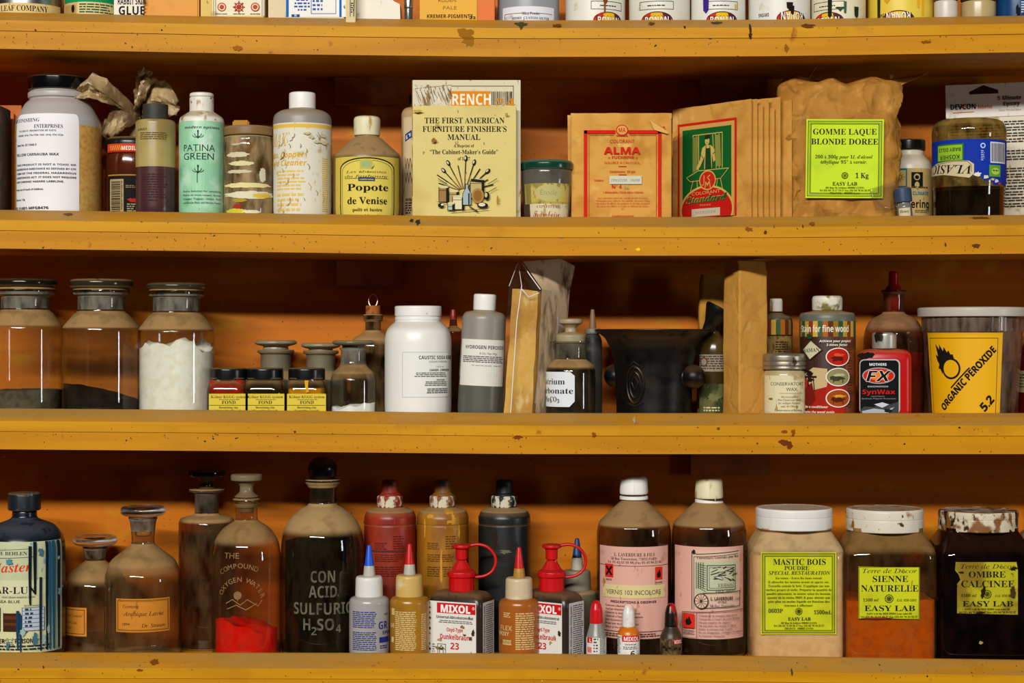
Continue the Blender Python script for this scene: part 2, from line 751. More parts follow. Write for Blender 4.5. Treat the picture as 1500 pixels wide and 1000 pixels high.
def extrude_x(name, prof, mats, parent, midx=None, row=0):
    """prof(zl) gives the section [(y, z)] for a lip height"""
    bm = bmesh.new()
    st = [-420 + i * 60 for i in range(40)]
    rings = []
    for px in st:
        x = (px - 750) * kk(.027)
        rings.append([bm.verts.new((x, y, z)) for y, z in prof(lip_z(row, x))])
    n = len(rings[0])
    for a, b in zip(rings, rings[1:]):
        for i in range(n):
            f = bm.faces.new((a[i], a[(i + 1) % n], b[(i + 1) % n], b[i]))
            if midx:
                f.material_index = midx[i]
    bm.faces.new(rings[0][::-1])
    bm.faces.new(rings[-1])
    bmesh.ops.recalc_face_normals(bm, faces=bm.faces)
    return link(name, bm, mats, parent, 30)


SL = ('topmost varnished shelf, carrying the row of paint cans cut off by the frame',
      'second varnished shelf from the top, under the yellow manual and paper packets',
      'third varnished shelf from the top, under the big black mortar',
      'lowest varnished shelf, under the acid bottle and square powder jars')
CLEATS = {0: ((490, 585, 110, 153), (1026, 1124, 111, 150)), 1: ((493, 590, 383, 418),), 2: ((1012, 1128, 660, 695),), 3: ()}
shelves = []
for row in range(4):
    o = bpy.data.objects.new('shelf', None)
    COL.objects.link(o)
    o['label'], o['category'], o['group'] = SL[row], 'shelf', 'long wooden shelves'
    y0 = -E0 if row == 0 else 0.0
    BZ = (.0155, .0137, .0242)
    extrude_x('board', lambda zl: [(y0 + .0335, zl - .013), (WALL - .0005, zl - .013), (WALL - .0005, zl - sum(BZ)), (y0 + .0215, zl - sum(BZ)), (y0 + .0215, zl - BZ[0] - BZ[1] - .0004), (y0 + .0335, zl - BZ[0] - BZ[1] - .0004)], [WOOD], o, row=row)
    extrude_x('edge_strip', lambda zl: [(y0, zl - BZ[0]), (y0 + .0265, zl - .0008), (y0 + .029, zl), (y0 + .033, zl), (y0 + .033, zl - BZ[0] - BZ[1]), (y0, zl - BZ[0] - BZ[1])], [WOOD, WOODTOP], o, midx=[1, 1, 1, 0, 0, 0], row=row)
    extrude_x('front_batten', lambda zl: [(y0 + .0015, zl - BZ[0] - BZ[1] - .0006), (y0 + .021, zl - BZ[0] - BZ[1] - .0006), (y0 + .021, zl - sum(BZ)), (y0 + .0015, zl - sum(BZ))], [WOOD2], o, row=row)
    for (a, b, p, q) in CLEATS[row]:
        bm = bmesh.new()
        bmesh.ops.create_cube(bm, size=1)
        d = WALL - .02
        xa, xb = (a - 750) * kk(d), (b - 750) * kk(d)
        zt = lip_z(row, (xa + xb) / 2) - sum(BZ) - .0003
        zz = ZC - (q - 500) * kk(d)
        for v in bm.verts:
            v.co = Vector((xa if v.co.x < 0 else xb, d + (.0 if v.co.y < 0 else .0195), zz if v.co.z < 0 else zt))
        link('cleat', bm, RAW, o, 0)
    shelves.append(o)


class ShelfMap:
    """stains that follow the front of a shelf"""
    def __init__(s, o, row):
        s.o, s.row, s.y0 = o, row, (-E0 if row == 0 else 0.0)

    def f(s, u, v, off):
        k = kk(s.y0)
        x = (u - 750) * k
        zl = lip_z(s.row, x)
        z = ZC - (v - 500) * k
        ze = zl - .0155
        if z > ze:
            t = min(1.0, (z - ze) / .0147 * (1 + .05 * (1 if s.row > 1 else -1)))
            return Vector((x, s.y0 + .0265 * t - .0004 - off, ze + .0147 * t + .0005 + off))
        if z > ze - .0139:
            return Vector((x, s.y0 - .0004 - off, z))
        return Vector((x, s.y0 + .0011 - off, z))


STAINS = {0: (('#94600c', 683, 48, 13, 6), ('#94600c', 685, 58, 8, 9), ('#4a4418', 763, 33, 9, 4), ('#4a4418', 763, 38, 3, 5), ('#6a3a08', 816, 37, 7, 3), ('#6a3a08', 955, 33, 5, 3), ('#4a4020', 1052, 31, 8, 2), ('#2a1c08', 1003, 40, 1.5, 1.5), ('#3a2408', 1099, 42, 2, 6), ('#3a2408', 1099, 52, 2.5, 5), ('#6a3408', 1184, 38, 9, 3), ('#8a5410', 1152, 70, 3, 6), ('#8a4a08', 1357, 61, 7, 2), ('#9a5c10', 348, 70, 6, 4), ('#2a1c08', 237, 44, 1.2, 1.2), ('#2a1c08', 52, 44, 1.4, 1.2)),
          1: (('#2a2c26', 602, 322, 3, 3), ('#2a2c26', 612, 325, 3.5, 5), ('#f2c810', 935, 365, 3, 2.5), ('#8a4a08', 1097, 336, 5, 3), ('#5a2c08', 1121, 340, 2, 3), ('#8a4a10', 1190, 328, 4, 3), ('#4a2c0c', 1385, 358, 1.5, 3), ('#5a340c', 1430, 360, 6, 3), ('#9a8a60', 822, 348, 3, 1), ('#6a4008', 1440, 318, 14, 1.5), ('#6a4a18', 96, 313, 6, 2)),
          2: (('#6a2e06', 1150, 648, 8, 4), ('#6a2e06', 1157, 653, 5, 5), ('#8a4406', 1148, 632, 5, 2.5), ('#8a4406', 1162, 634, 3, 5), ('#b0a080', 930, 617, 2, 4), ('#8a4a06', 870, 637, 3, 4), ('#7a3c06', 758, 640, 7, 3), ('#2a1c08', 1405, 626, 1.5, 1.5), ('#2a1c08', 1325, 650, 1.2, 1.2), ('#2a1c08', 300, 646, 1.4, 1.2), ('#2a1c08', 312, 642, 1.2, 1.2), ('#5a3208', 432, 632, 1.6, 1.6), ('#6a4008', 1052, 627, 2, 2)),
          3: (('#7a4408', 224, 972, 6, 3), ('#7a4408', 205, 981, 5, 2), ('#2a1c08', 27, 980, 1.3, 1.2), ('#4a3a10', 1160, 985, 1.3, 4), ('#2a1c08', 1358, 990, 1.3, 1.2), ('#e0c080', 794, 997, 1, 1))}
for row in range(4):
    SM = ShelfMap(shelves[row], row)
    L = Label(SM, SM.f, 'stains', step=0)
    for i, (c, x, y, rx, ry) in enumerate(STAINS[row]):
        L.blob(x, y, rx, ry, c, seed=i)
    rg = random.Random(row)
    for i in range(36):
        yy = (47, 348, 640, 990)[row] + rg.uniform(-16, 30 if row < 3 else 8)
        L.ell(rg.uniform(0, 1500), yy, rg.uniform(.4, 1.0), rg.uniform(.4, .9), rg.choice(('#4a2c08', '#6a3c08', '#3a2208')), n=6)
    L.done()['kind'] = 'stuff'

# ------------------------------------------------------------------ common stuff
K = '#14110e'
WHITE = M('white_plastic', '#e6e4dc', .4, layers=(('#b8a888', 50, .6, .8),), dust=.35)
WHITEDIRTY = M('white_plastic_grimy', '#dcd8ca', .45, layers=(('#a07a38', (90, 90, 40), .55, .68), ('#5a3c18', 120, .66, .72)), dust=.6)
CREAMCAP = M('cream_plastic', '#ddd3ac', .45, layers=(('#a88c50', (120, 120, 40), .55, .72),), dust=.4)
BLACKP = M('black_plastic', '#100f10', .25, dust=.5)
BLACKL = M('black_lacquer', '#08080a', .12, dust=.25)
GREYCAP = M('charcoal_plastic', '#2c2c26', .6, dust=.3)
METAL = M('tin_metal', '#b4b4b0', .28, 1.0, layers=(('#6a6458', 60, .6, .75),))
CLEAR = glass('clear_glass', dust=.8, haze=.03)
CLEARHAZE = glass('dusty_clear_glass', '#f2f2ea', '#5a5442', dust=.95, haze=.04)
FROST = glass('frosted_neck', '#b0aa98', '#565244', dust=.5, haze=.65, dustcol='#8e8878')
GREENGL = glass('green_glass', '#b8c8b0', '#3a4a38', dust=.8, haze=.12, dustcol='#8a8468')
BROWNGL = glass('brown_glass', '#a4602c', '#2a1406', dust=.9, haze=.08)
SOLIDGL = M('stopper_glass', '#eef4ee', .03, trans=1.0, ior=1.5, dust=.25)
SOLIDHAZE = M('dusty_stopper_glass', '#8c8872', .3, dust=.6, layers=(('#6c6a58', 40, .4, .7),))
DARKGL = M('dark_stopper_glass', '#0a0706', .06, dust=.35)
FILM = glass('clear_film', '#f6f4ee', '#d8d0bc', dust=.0, haze=.03, dustcol='#d8cdb8', rough=.08)


def powder_mat(name, c, c2, rough=.95):
    return M(name, c, rough, layers=((c2, 90, .4, .7),), spec=.1)


KRAFT = M('kraft_paper', '#b07c34', .8, layers=(('#966222', 24, .4, .75), ('#c4904a', 60, .55, .8)), spec=.15, bump=(90, .6), crease=(22, '#7a4e1a', .5))
PACKET = M('packet_paper', '#d09a48', .8, layers=(('#b87e30', 22, .45, .75), ('#dcae62', 50, .55, .8)), spec=.15, bump=(60, .3), crease=(17, '#a87430', .35))

# ================================================================== TOP SHELF (cut by the frame)
FR = .037
t = T('metal_tin', 'silver metal tin with a cream paper band, leftmost on the top shelf', 'tin', 0, 40, 54, FR)
t.loft('body', [(54, 'b'), (54, -70), (52, -72)], [METAL], r=2, keep=True)
L = Label(t, t.round_map(45))
L.rect(-20, 4, 96, 19.5, worn('#d8bc7c'))
L.text('LEAF COMPANY', 34, 15.5, 8, K, 'serif', w=72)
L.done()
t = T('paper_can', 'cream and green paper can with fine print, between silver tin and glue box', 'can', 0, 134, 39, FR)
t.loft('body', [(39, 'b'), (39, -60), (37, -62)], [M('can_card', '#c8a868', .6)], r=2, keep=True)
L = Label(t, t.round_map(134))
L.rect(113, 1, 186, 26, worn('#d6c488'))
L.rect(82, -20, 186, 2.5, '#0e8a52').rect(85, 6, 110, 26, worn('#b08c50'))
L.ell(105, 12, 3, 6, K)
L.fine(116, 5, 170, 20, 4, '#2a4a30', word=9)
L.done()
t = T('glue_box', 'white box with big black block letters on the top shelf', 'box', 0, 193.5, 22, FR)
t.box('carton', 172, -60, 215, 'b', .045, worn('#e2dccc'), bev=1)
L = Label(t, t.flat_map(-.0227), 'printed_lettering', step=0)
L.text('RABBIT SKIN', 193, 6.5, 10, K, 'bold', w=41).text('GLUE', 193, 21.5, 12.5, K, 'bold', w=38)
L.done()
t = T('cardboard_box', 'plain orange cardboard box on the top shelf', 'box', 0, 256.5, 42, FR + .002)
t.box('carton', 215.5, -50, 298, 'b', .075, M('orange_card', '#d8902a', .6, layers=(('#c47a18', 30, .5, .8),)), bev=2)
t = T('seal_box', 'cream box with three round red seals, between the orange and the blue-edged box', 'box', 0, 346, 45, FR + .001)
t.box('carton', 300, -55, 392, 'b', .07, worn('#d8b868'), bev=1.5)
L = Label(t, t.flat_map(-.0352), step=0)
L.rect(311, -30, 388, 23.5, worn('#e4dcc0'))
for x in (313, 316, 384, 387):
    L.line([(x, -30), (x, 23)], .8, '#5a2418')
for x in (325, 350, 374):
    L.ell(x, 10.5, 6.5, 6.5, '#a83c2c').ell(x, 10.5, 5, 5, '#e4d0b0').ell(x, 10.5, 3.4, 3.4, '#b04a38')
    L.fine(x - 9, 20, x + 9, 22, 1, '#6a5a40', al='C')
for i in range(8):
    a = i * math.pi / 4
    L.line([(350, 10.5), (350 + 8 * math.cos(a), 10.5 + 8 * math.sin(a))], 1.6, '#a83c2c')
L.done()
t = T('blue_edged_box', 'white box with blue borders and blue print on the top shelf', 'box', 0, 453, 54, FR)
t.box('carton', 398.5, -60, 508, 'b', .08, worn('#d8c8a0'), bev=1.2)
L = Label(t, t.flat_map(-.0402), step=0)
L.rect(419, -40, 507, 24.8, worn('#e6e6e0')).rect(419, -40, 423, 24.8, '#1a62b8').rect(497, -40, 500.5, 24.8, '#1a62b8')
L.frame(456, -20, 492, 20, .9, '#2a52a0').fine(431, -6, 454, 18, 5, '#2a52a0', word=6, al='C', ragged=.5).fine(458, -6, 478, 18, 4, '#3a62a0', ragged=.6)
L.rect(427, 21, 439, 24.8, '#1a4aa0').text('H', 433, 24.6, 3.4, '#e8e8e8', 'bold')
L.done()
t = T('torn_white_box', 'white box with a ragged torn top corner on the top shelf', 'box', 0, 551, 38, FR, rz=.0)
bm = bmesh.new()
fr = [(525, 30), (525, -40), (560, -40), (566, -2), (574, 4), (580, 9), (588, 13), (589, 30)]
ya = -.035
for pts, y in ((fr, ya), (fr, ya + .05)):
    [bm.verts.new((t.lx(p[0]), y, max(0, t.lz(p[1])) if p[1] < 29 else 0)) for p in pts]
bm.verts.ensure_lookup_table()
n = len(fr)
bm.faces.new(bm.verts[:n])
bm.faces.new(bm.verts[n:2 * n][::-1])
for i in range(n):
    bm.faces.new((bm.verts[i], bm.verts[(i + 1) % n], bm.verts[n + (i + 1) % n], bm.verts[n + i]))
bmesh.ops.recalc_face_normals(bm, faces=bm.faces)
link('carton', bm, worn('#e6e0d0', '#b08a50'), t.o, 0)
t = T('narrow_carton', 'narrow cream carton with dark rules, wedged beside the torn white box', 'box', 0, 516.5, 8, FR)
t.box('carton', 509.5, -50, 523.5, 'b', .06, worn('#d4c294'), bev=.8)
L = Label(t, t.flat_map(-.0302), 'printed_lettering', step=0)
L.line([(513, -30), (513, 24)], 1, '#2a3a5a').line([(520, -30), (518, 24)], 1.2, '#2a3a5a').fine(514, 4, 519, 20, 5, K, word=3)
L.done()
t = T('glass_vial', 'small grey vial with a shiny lid, between white and yellow boxes', 'vial', 0, 598.5, 6.5, FR)
t.loft('tube', [(6, 'b'), (6, 12)], [M('vial_grey', '#4a4844', .2)], r=1.5)
t.loft('lid', [(6.6, 12.2), (6.6, -2)], [METAL], r=1)
t = T('yellow_box', 'yellow box with an orange side and bold black lettering on the top shelf', 'box', 0, 671, 54, FR)
t.box('carton', 617, -50, 700, 'b', .08, M('yellow_card', '#dca21c', .6, layers=(('#b87a14', 40, .6, .8),)), bev=1.2)
t.box('side_panel', 700.4, -50, 725, 'b', .078, M('orange_card2', '#d86a12', .6), bev=.8)['label'] = 'orange side panel'
L = Label(t, t.flat_map(-.0402), 'printed_lettering', step=0)
L.text('KREMER-PIGMENTE', 659, 26.5, 5.4, K, 'bold', w=67).text('PALE', 659, 14, 5, '#8a6a28', 'sans', w=20).text('RUDEN', 655, 3, 5, '#8a6a28', 'sans', w=26).text('23', 692, 28, 4, K, 'bold', w=9)
L.done()
t = T('powder_jar', 'grey plastic jar with a white printed label on the top shelf', 'jar', 0, 774, 45, FR)
t.loft('body', [(45, 'b'), (45, -20), (36, -32), (36, -50)], [M('silver_plastic', '#8e9296', .35)], r=4, keep=True)
L = Label(t, t.round_map(774))
L.rect(730, 9, 818, 32, worn('#dcdce0')).line([(735, 32), (735, 19), (813, 19)], .8, K)
L.text('Mica Powder', 778, 21.5, 4, K, 'serif', w=27).text('M9901  CUSTOM SILVER', 778, 28, 3.6, K, 'serif', w=58)
L.done()


def ronan(x0, x1, label, body, seed, flip=False, drips=(), logo=None, rot=None):
    cx, hw = (x0 + x1) / 2, (x1 - x0) / 2 - .4
    t = T('paint_can', label, 'paint can', 0, cx, hw, FR, group='paint cans on the top shelf')
    t.loft('body', [(hw, 'b'), (hw, -95), (hw - 3, -97)], [M('can_' + body.lstrip('#'), body, .4, layers=(('#b09868', 40, .62, .8),))], r=1.5, keep=True)
    t.loft('rim', [(hw + .8, -95), (hw + .8, -99), (hw - 4, -99)], [METAL], bottom=False, top=False)
    L = Label(t, t.round_map(cx), 'printed_label', seed=seed)
    lx = cx + (logo or 0)
    sg = -1 if flip else 1
    L.frame(lx - 27, 1.5, lx + 25, 13, .9, '#4a4a44').fine(lx - 14, 7, lx + 12, 10, 1, K, word=5, ragged=0) if not flip else L.text('DRYING', cx - 24, 18, 5, K, 'bold', w=17, rot=math.pi)
    y0 = 29 if not flip else 27
    L.ell(lx, y0, 24, 12.5, '#3a1a20').ell(lx, y0, 22.5, 11, '#e0b410' if seed % 2 else '#d8a81c')
    L.poly([(lx - 23, y0 - 2), (lx - 16, y0 - 9), (lx - 8, y0 - 11), (lx - 12, y0 + 2), (lx - 20, y0 + 5)], '#c02818')
    L.poly([(lx + 22, y0 - 4), (lx + 14, y0 - 9), (lx + 8, y0 - 10), (lx + 12, y0 + 2), (lx + 20, y0 + 5)], '#5a1e3a')
    if flip:
        L.text('RONAN', lx, y0 - 9, 13, K, 'bold', w=38, rot=math.pi).text('RONAN', lx, y0 - 9.6, 11.5, '#e8e0d0', 'bold', w=35, rot=math.pi)
    else:
        L.text('RONAN', lx, y0 + 6, 12, K, 'bold', w=38).text('RONAN', lx, y0 + 5, 10, '#e8e0d0', 'bold', w=35)
    for (x, w, ya, yb, c) in drips:
        L.poly([(x - w, ya), (x + w, ya), (x + w * .8, yb - w), (x, yb), (x - w * .9, yb - w)], c)
    L.done()
    return t


ronan(828, 916, 'white paint can with an oval logo and a thin brown drip', '#dedccf', 1, logo=21, drips=((886, 1.6, -30, 20, '#8a4a18'), (887, 4, -30, 6, '#7a4018')))
ronan(921, 1011, 'white paint can with an oval logo and no drips, beside the brown-dripped one', '#d8d6c6', 2, logo=-4)
ronan(1012, 1092, 'white paint can with a purple drip above its oval logo', '#dcdad0', 3, logo=6, drips=((1034, 5, -30, 19, '#3a2080'), (1079, 1.5, 5, 14, '#d8a010')))
ronan(1096, 1187, 'white paint can standing upside down with a black blot on its logo', '#dad8d0', 5, flip=True, logo=20, drips=((1157, 5, 3, 16, '#1a1410'), (1161, 3, 8, 22, '#1a1410')))
ronan(1188, 1268, 'white paint can with dark green and black runs down its front', '#d6cfb0', 7, logo=-16, drips=((1216, 3.4, -30, 26, '#161a14'), (1232, 8, -30, -2, '#24402c'), (1231, 7, 12, 17, '#2c4a34'), (1256, 4, 9, 26, '#20281c'), (1238, 2, 2, 20, '#3a5a40')))
ronan(1271, 1367, 'yellow paint can standing upside down with yellow runs', '#dcc040', 9, flip=True, logo=-3, drips=((1286, 3, -30, 26, '#2a2418'), (1354, 2, -10, 22, '#e0a010'), (1346, 2, -5, 12, '#e0a010'), (1300, 5, -10, 4, '#c89818')))
t = T('small_jar', 'small white jar with a dark lid, beside the yellow paint can', 'jar', 0, 1385.5, 17, FR)
t.loft('body', [(17, 'b'), (17, 4), (15, 2)], [M('jar_white', '#c4beb0', .35)], r=2)
t.loft('lid', [(17.5, 1.5), (17.5, -14)], [BLACKP], r=1.5)
t = T('small_jar', 'small tan jar with a dark lid near the right end of top shelf', 'jar', 0, 1433, 25, FR)
t.loft('body', [(25, 'b'), (25, 5), (22, 3)], [M('jar_tan', '#b09a6c', .25)], r=2)
t.loft('lid', [(25.5, 2), (25.5, -14)], [BLACKP], r=1.5)
t = T('blue_can', 'dark blue can at the right end of the top shelf', 'can', 0, 1489, 30, FR)
t.loft('body', [(30, 'b'), (30, -60)], [M('blue_can_paint', '#0c3a6a', .3)], r=2, keep=True)
L = Label(t, t.round_map(1489), 'printed_lettering')
L.blob(1492, 16, 3, 9, '#0a0c14').fine(1496, 2, 1510, 20, 5, '#c8d0dc')
L.done()

# ================================================================== SECOND SHELF
def crumple(t, name, hw, hd, top, mat, amp=3.0, seed=0, corner=14, levels=30, calm=None, prof=None, tip=None, n=72, freq=28, bottom=True, parent=None, off=(0, 0), z0='b', topfn=None, pinch=None):
    """creased paper or film sack: rounded box whose skin is pushed in and out in sharp folds"""
    bm = bmesh.new()
    k = t.k
    zt = t.zloc(top)
    zb = t.lz(z0)
    rings = []
    for j in range(levels + 1):
        f = j / levels
        w, D = hw * k, hd * k
        if prof:
            q = interp(f, [p[0] for p in prof], [p[1] for p in prof])
            w *= q
            qd = interp(f, [p[0] for p in prof], [p[2] for p in prof])
            D *= qd
        c = min(corner * k, w * .9, D * .9)
        base = []
        for q, (sx, sy) in enumerate(((1, -1), (1, 1), (-1, 1), (-1, -1))):
            for i in range(5):
                a = math.radians(-90 + q * 90 + i * 22.5)
                base.append((sx * (w - c) + c * math.cos(a), sy * (D - c) + c * math.sin(a)))
        # resample evenly
        per = []
        for i in range(len(base)):
            a, b = Vector(base[i]), Vector(base[(i + 1) % len(base)])
            per.append((b - a).length)
        tot = sum(per)
        vs = []
        for i in range(n):
            s_ = tot * i / n
            m = 0
            while s_ > per[m] and m < len(per) - 1:
                s_ -= per[m]
                m += 1
            a, b = Vector(base[m]), Vector(base[(m + 1) % len(base)])
            p = a + (b - a) * (s_ / max(per[m], 1e-9))
            z = zb + (zt - zb) * f
            q = Vector((p.x * freq, p.y * freq, z * freq + seed * 7.7))
            r1 = 1 - 2 * abs(noise.noise(q))
            r2 = 1 - 2 * abs(noise.noise(q * 2.3 + Vector((5, 1, 2))))
            h = (r1 * .7 + r2 * .35 - .45) * amp * k
            if calm:
                cx0, cy0, cx1, cy1, ww = calm
                u, v = t.cx + p.x / k, top + (1 - f) * (t.py0() - top)
                ed = max(cx0 - u, u - cx1, cy0 - v, v - cy1, 0) / 14
                if p.y < 0:
                    h *= ww + (1 - ww) * min(1, ed)
            if j == 0 and bottom:
                h *= .3
            dirv = Vector((p.x / max(w, 1e-6), p.y / max(D, 1e-6), 0))
            m_ = max(abs(dirv.x), abs(dirv.y))
            nn = Vector((math.copysign(1, dirv.x) if abs(dirv.x) > .98 * m_ else 0, math.copysign(1, dirv.y) if abs(dirv.y) > .98 * m_ else 0, 0))
            nn = nn.normalized() if nn.length else dirv.normalized()
            zz = z
            if topfn:
                zz += topfn(p.x / w, p.y / D) * k * max(0, (f - .7) / .3)
            vs.append(bm.verts.new((off[0] + p.x + nn.x * h, off[1] + p.y + nn.y * h, max(0.0, zz))))
        rings.append(vs)
    for a, b in zip(rings, rings[1:]):
        for i in range(n):
            bm.faces.new((a[i], a[(i + 1) % n], b[(i + 1) % n], b[i]))
    if bottom:
        bm.faces.new(rings[0][::-1])
    if pinch is not False:
        cv = bm.verts.new((off[0], off[1], (zt if pinch is None else zt + pinch * k)))
        for i in range(n):
            bm.faces.new((rings[-1][i], rings[-1][(i + 1) % n], cv))
    bmesh.ops.recalc_face_normals(bm, faces=bm.faces)
    return link(name, bm, mat, parent or t.o, 28)


def sheet(t, name, pts, mat, thick=.0008, parent=None, seed=0, amp=0.0, n=8):
    """a loose flap: bilinear patch through four local corners, slightly creased"""
    bm = bmesh.new()
    A, B, C, D = [Vector(p) for p in pts]
    g = []
    for i in range(n + 1):
        row = []
        for j in range(n + 1):
            u, v = i / n, j / n
            p = A * (1 - u) * (1 - v) + B * u * (1 - v) + C * u * v + D * (1 - u) * v
            d = (1 - 2 * abs(noise.noise(p * 55 + Vector((seed, 0, 0))))) * amp
            row.append(bm.verts.new(p + Vector((d * .3, d, d * .3))))
        g.append(row)
    for i in range(n):
        for j in range(n):
            bm.faces.new((g[i][j], g[i + 1][j], g[i + 1][j + 1], g[i][j + 1]))
    o = link(name, bm, mat, parent or t.o, 30)
    so = o.modifiers.new('thickness', 'SOLIDIFY')
    so.thickness = thick
    return o


# folders at the left edge
t = T('folder', 'orange card folder standing upright at the left end of second shelf', 'folder', 1, 14, 10, d=.12)
t.box('card', -14, 155, 33, 'b', .012, M('folder_card', '#c06410', .7, layers=(('#a4500a', 30, .4, .7),)), bev=.6)
t.box('card_edge', -14, 168, 24, 'b', .006, M('folder_card2', '#b45a0c', .7), yf=-.0135, bev=.4)
t = T('book', 'dark brown worn book spine in front of the orange folder', 'book', 1, 0, 8, f=.05)
t.box('cover', -18, 158, 8.5, 'b', .05, M('dark_book', '#2a1408', .8, layers=(('#4a260c', 60, .5, .7),)), bev=1.2)

# carnauba wax jar
t = T('plastic_jar', 'large translucent jar of yellow wax flakes with white label and black cap', 'jar', 1, 85.5, 62)
PLB = M('frosted_plastic_empty', '#aaa6a4', .35, dust=.3, sss=.15)
PLY = M('frosted_plastic_wax', '#c69a50', .4, layers=(('#b08038', 180, .4, .7),))
t.loft('body', [(60, 'b', 1), (62.5, 312, 1), (62.5, 196, 0), (61.5, 180), (48, 154), (41, 148), (41, 146.5), (43.5, 145), (43.5, 137.5), (40, 136), (40, 130)], [PLB, PLY], r=9, keep=True)
t.loft('cap', [(42, 134), (43.5, 133.5), (43.5, 116), (42, 114.5)], [BLACKL], r=2)
L = Label(t, t.round_map(70), seed=2)
L.rect(8, 165, 116, 317, '#e6e4e6', r=5)
for s_, x, y, h, w, st in (('REFINISHING', 56, 177.5, 5.4, None, 'serif'), ('ENTERPRISES', 70, 187, 5.4, 43, 'serif'), ('P.O. BOX ST, WAUWATOSA WI 53213', 81, 192, 2.6, None, 'bold'), ('PHONE: (414) 774-1724  FAX: (414) 774-1724', 91, 198.6, 2.6, None, 'bold'), ('Item No. 07-1040-5', 53, 213, 3.2, None, 'bold'), ('YELLOW CARNAUBA WAX', 85, 227.5, 3.9, 76, 'bold')):
    L.text(s_, x, y, h, '#1a1a1c', st, 'C' if x == 70 else 'R', w) if False else L.text(s_, {56: 57, 70: 70, 81: 82, 91: 92, 53: 53, 85: 86}[x], y, h, '#1a1a1c', st, 'R' if x != 70 else 'C', w)
for i, s_ in enumerate(('THIS PRODUCT IS NOT A TOXIC OR', 'HAZARDOUS SUBSTANCE AS DEFINED BY CFR', '1500 OF THE FEDERAL HAZARDOUS', 'SUBSTANCES ACT. IT DOES NOT REQUIRE', 'ANY CHRONIC HAZARD LABELING.')):
    L.text(s_, 111 if i < 4 else 93, 242 + i * 6.2, 2.7, '#1a1a1c', 'bold', 'R', 100 if i < 4 else 82)
L.text('Keep out of reach of children.', 64, 278, 2.6, '#1a1a1c', 'bold', 'R').text('Net wt. 1 lb.', 33, 293, 2.8, '#1a1a1c', 'bold', 'R').text('07-11401-MFG8476', 71, 306, 3.8, '#1a1a1c', 'bold', 'R', 64)
L.done()

# tied cloth bag behind
t = T('cloth_bag', 'crumpled beige tied bag with a ragged knot, behind the amber dropper bottle', 'bag', 1, 206, 46, d=.184)
CLOTH = M('beige_film', '#c0a67c', .45, layers=(('#9c8050', 30, .4, .7), ('#dccbb0', 60, .55, .75)), bump=(80, .3))
crumple(t, 'sack', 46, 28, 168, CLOTH, amp=7, seed=3, corner=30, prof=((0, .95, .95), (.4, 1, 1), (.75, .78, .8), (.92, .3, .3), (1, .2, .25)), freq=34)
zt = t.zloc(168)
t.tube('tie', [(t.lx(206) + .012 * math.cos(a), .012 * math.sin(a), zt - .006) for a in [i * math.pi / 6 for i in range(12)]], .002, CLOTH, closed=True, n=6)
P = lambda px, py, dy=0.0: (t.lx(px), dy, t.lz(py))
def scarf(name, spine, seed, n=22, m=14):
    """a gathered strip of film: spine points carry (px, py, local y, half height px)"""
    bm = bmesh.new()
    g = []
    for i in range(n + 1):
        f = i / n * (len(spine) - 1)
        a_ = min(int(f), len(spine) - 2)
        w = f - a_
        S = [spine[a_][q] * (1 - w) + spine[a_ + 1][q] * w for q in range(4)]
        row = []
        for j in range(m + 1):
            v = j / m * 2 - 1
            fold = math.sin(v * 4.5 + seed + i * .3) * .006 + (1 - 2 * abs(noise.noise((i * .35, v * 2.4, seed)))) * .006
            p = Vector(P(S[0], S[1] + v * S[3] * (1 + .25 * noise.noise((i * .5, v, seed + 4))), S[2] - abs(v) * -.006))
            row.append(bm.verts.new(p + Vector((fold * .25, fold, fold * .2))))
        g.append(row)
    for i in range(n):
        for j in range(m):
            bm.faces.new((g[i][j], g[i + 1][j], g[i + 1][j + 1], g[i][j + 1]))
    o = link(name, bm, CLOTH, t.o, 30)
    so = o.modifiers.new('thickness', 'SOLIDIFY')
    so.thickness = .0008


scarf('flap', [(207, 170, -.01, 6), (196, 160, -.07, 12), (180, 150, -.12, 17), (160, 143, -.135, 17), (142, 151, -.12, 10), (134, 156, -.11, 4)], 2)
scarf('flap', [(208, 168, -.01, 6), (210, 154, -.06, 15), (219, 142, -.09, 24), (228, 134, -.098, 20), (237, 128, -.095, 9)], 5)
scarf('flap', [(210, 168, -.01, 6), (222, 160, -.06, 18), (240, 154, -.088, 28), (258, 158, -.09, 24), (274, 168, -.08, 10)], 7)
scarf('flap', [(206, 172, -.02, 7), (196, 176, -.065, 20), (182, 188, -.078, 22), (166, 200, -.065, 16), (154, 210, -.05, 6)], 11)

# small coffee-type jar with red lid band
t = T('glass_jar', 'small brown jar with an orange-red lid band and barcode label, behind amber bottle', 'jar', 1, 193, 37.5, d=.112)
t.loft('body', [(37, 'b'), (38, 300), (38, 240), (36, 226), (31, 222)], [M('jar_brown', '#40180a', .12, layers=(('#5c2208', 25, .4, .7),))], r=5, keep=True)
t.loft('lid', [(36, 224), (38, 223), (38, 210), (36.5, 205), (33, 203)], [BLACKP], r=1.5, keep=False)
L = Label(t, t.round_map(180), seed=4)
L.rect(152, 254, 232, 316, '#171310').line([(153, 256), (232, 256)], 2, '#a07a30')
L.rect(157, 262, 181, 311, '#a8946a').bars(160, 265, 176, 309, '#1a1208', vert=False, n=24).fine(177, 265, 180, 308, 20, '#1a1208', word=3)
L.blob(194, 293, 7, 3, '#b02818').fine(184, 271, 200, 276, 2, '#8a7a50', word=4).fine(186, 298, 199, 311, 4, '#a09070', word=6)
L.done()
t.prof = [(t.zloc(224), 38 * t.k), (t.zloc(205), 38 * t.k)]
L = Label(t, t.round_map(180), 'lid_band')
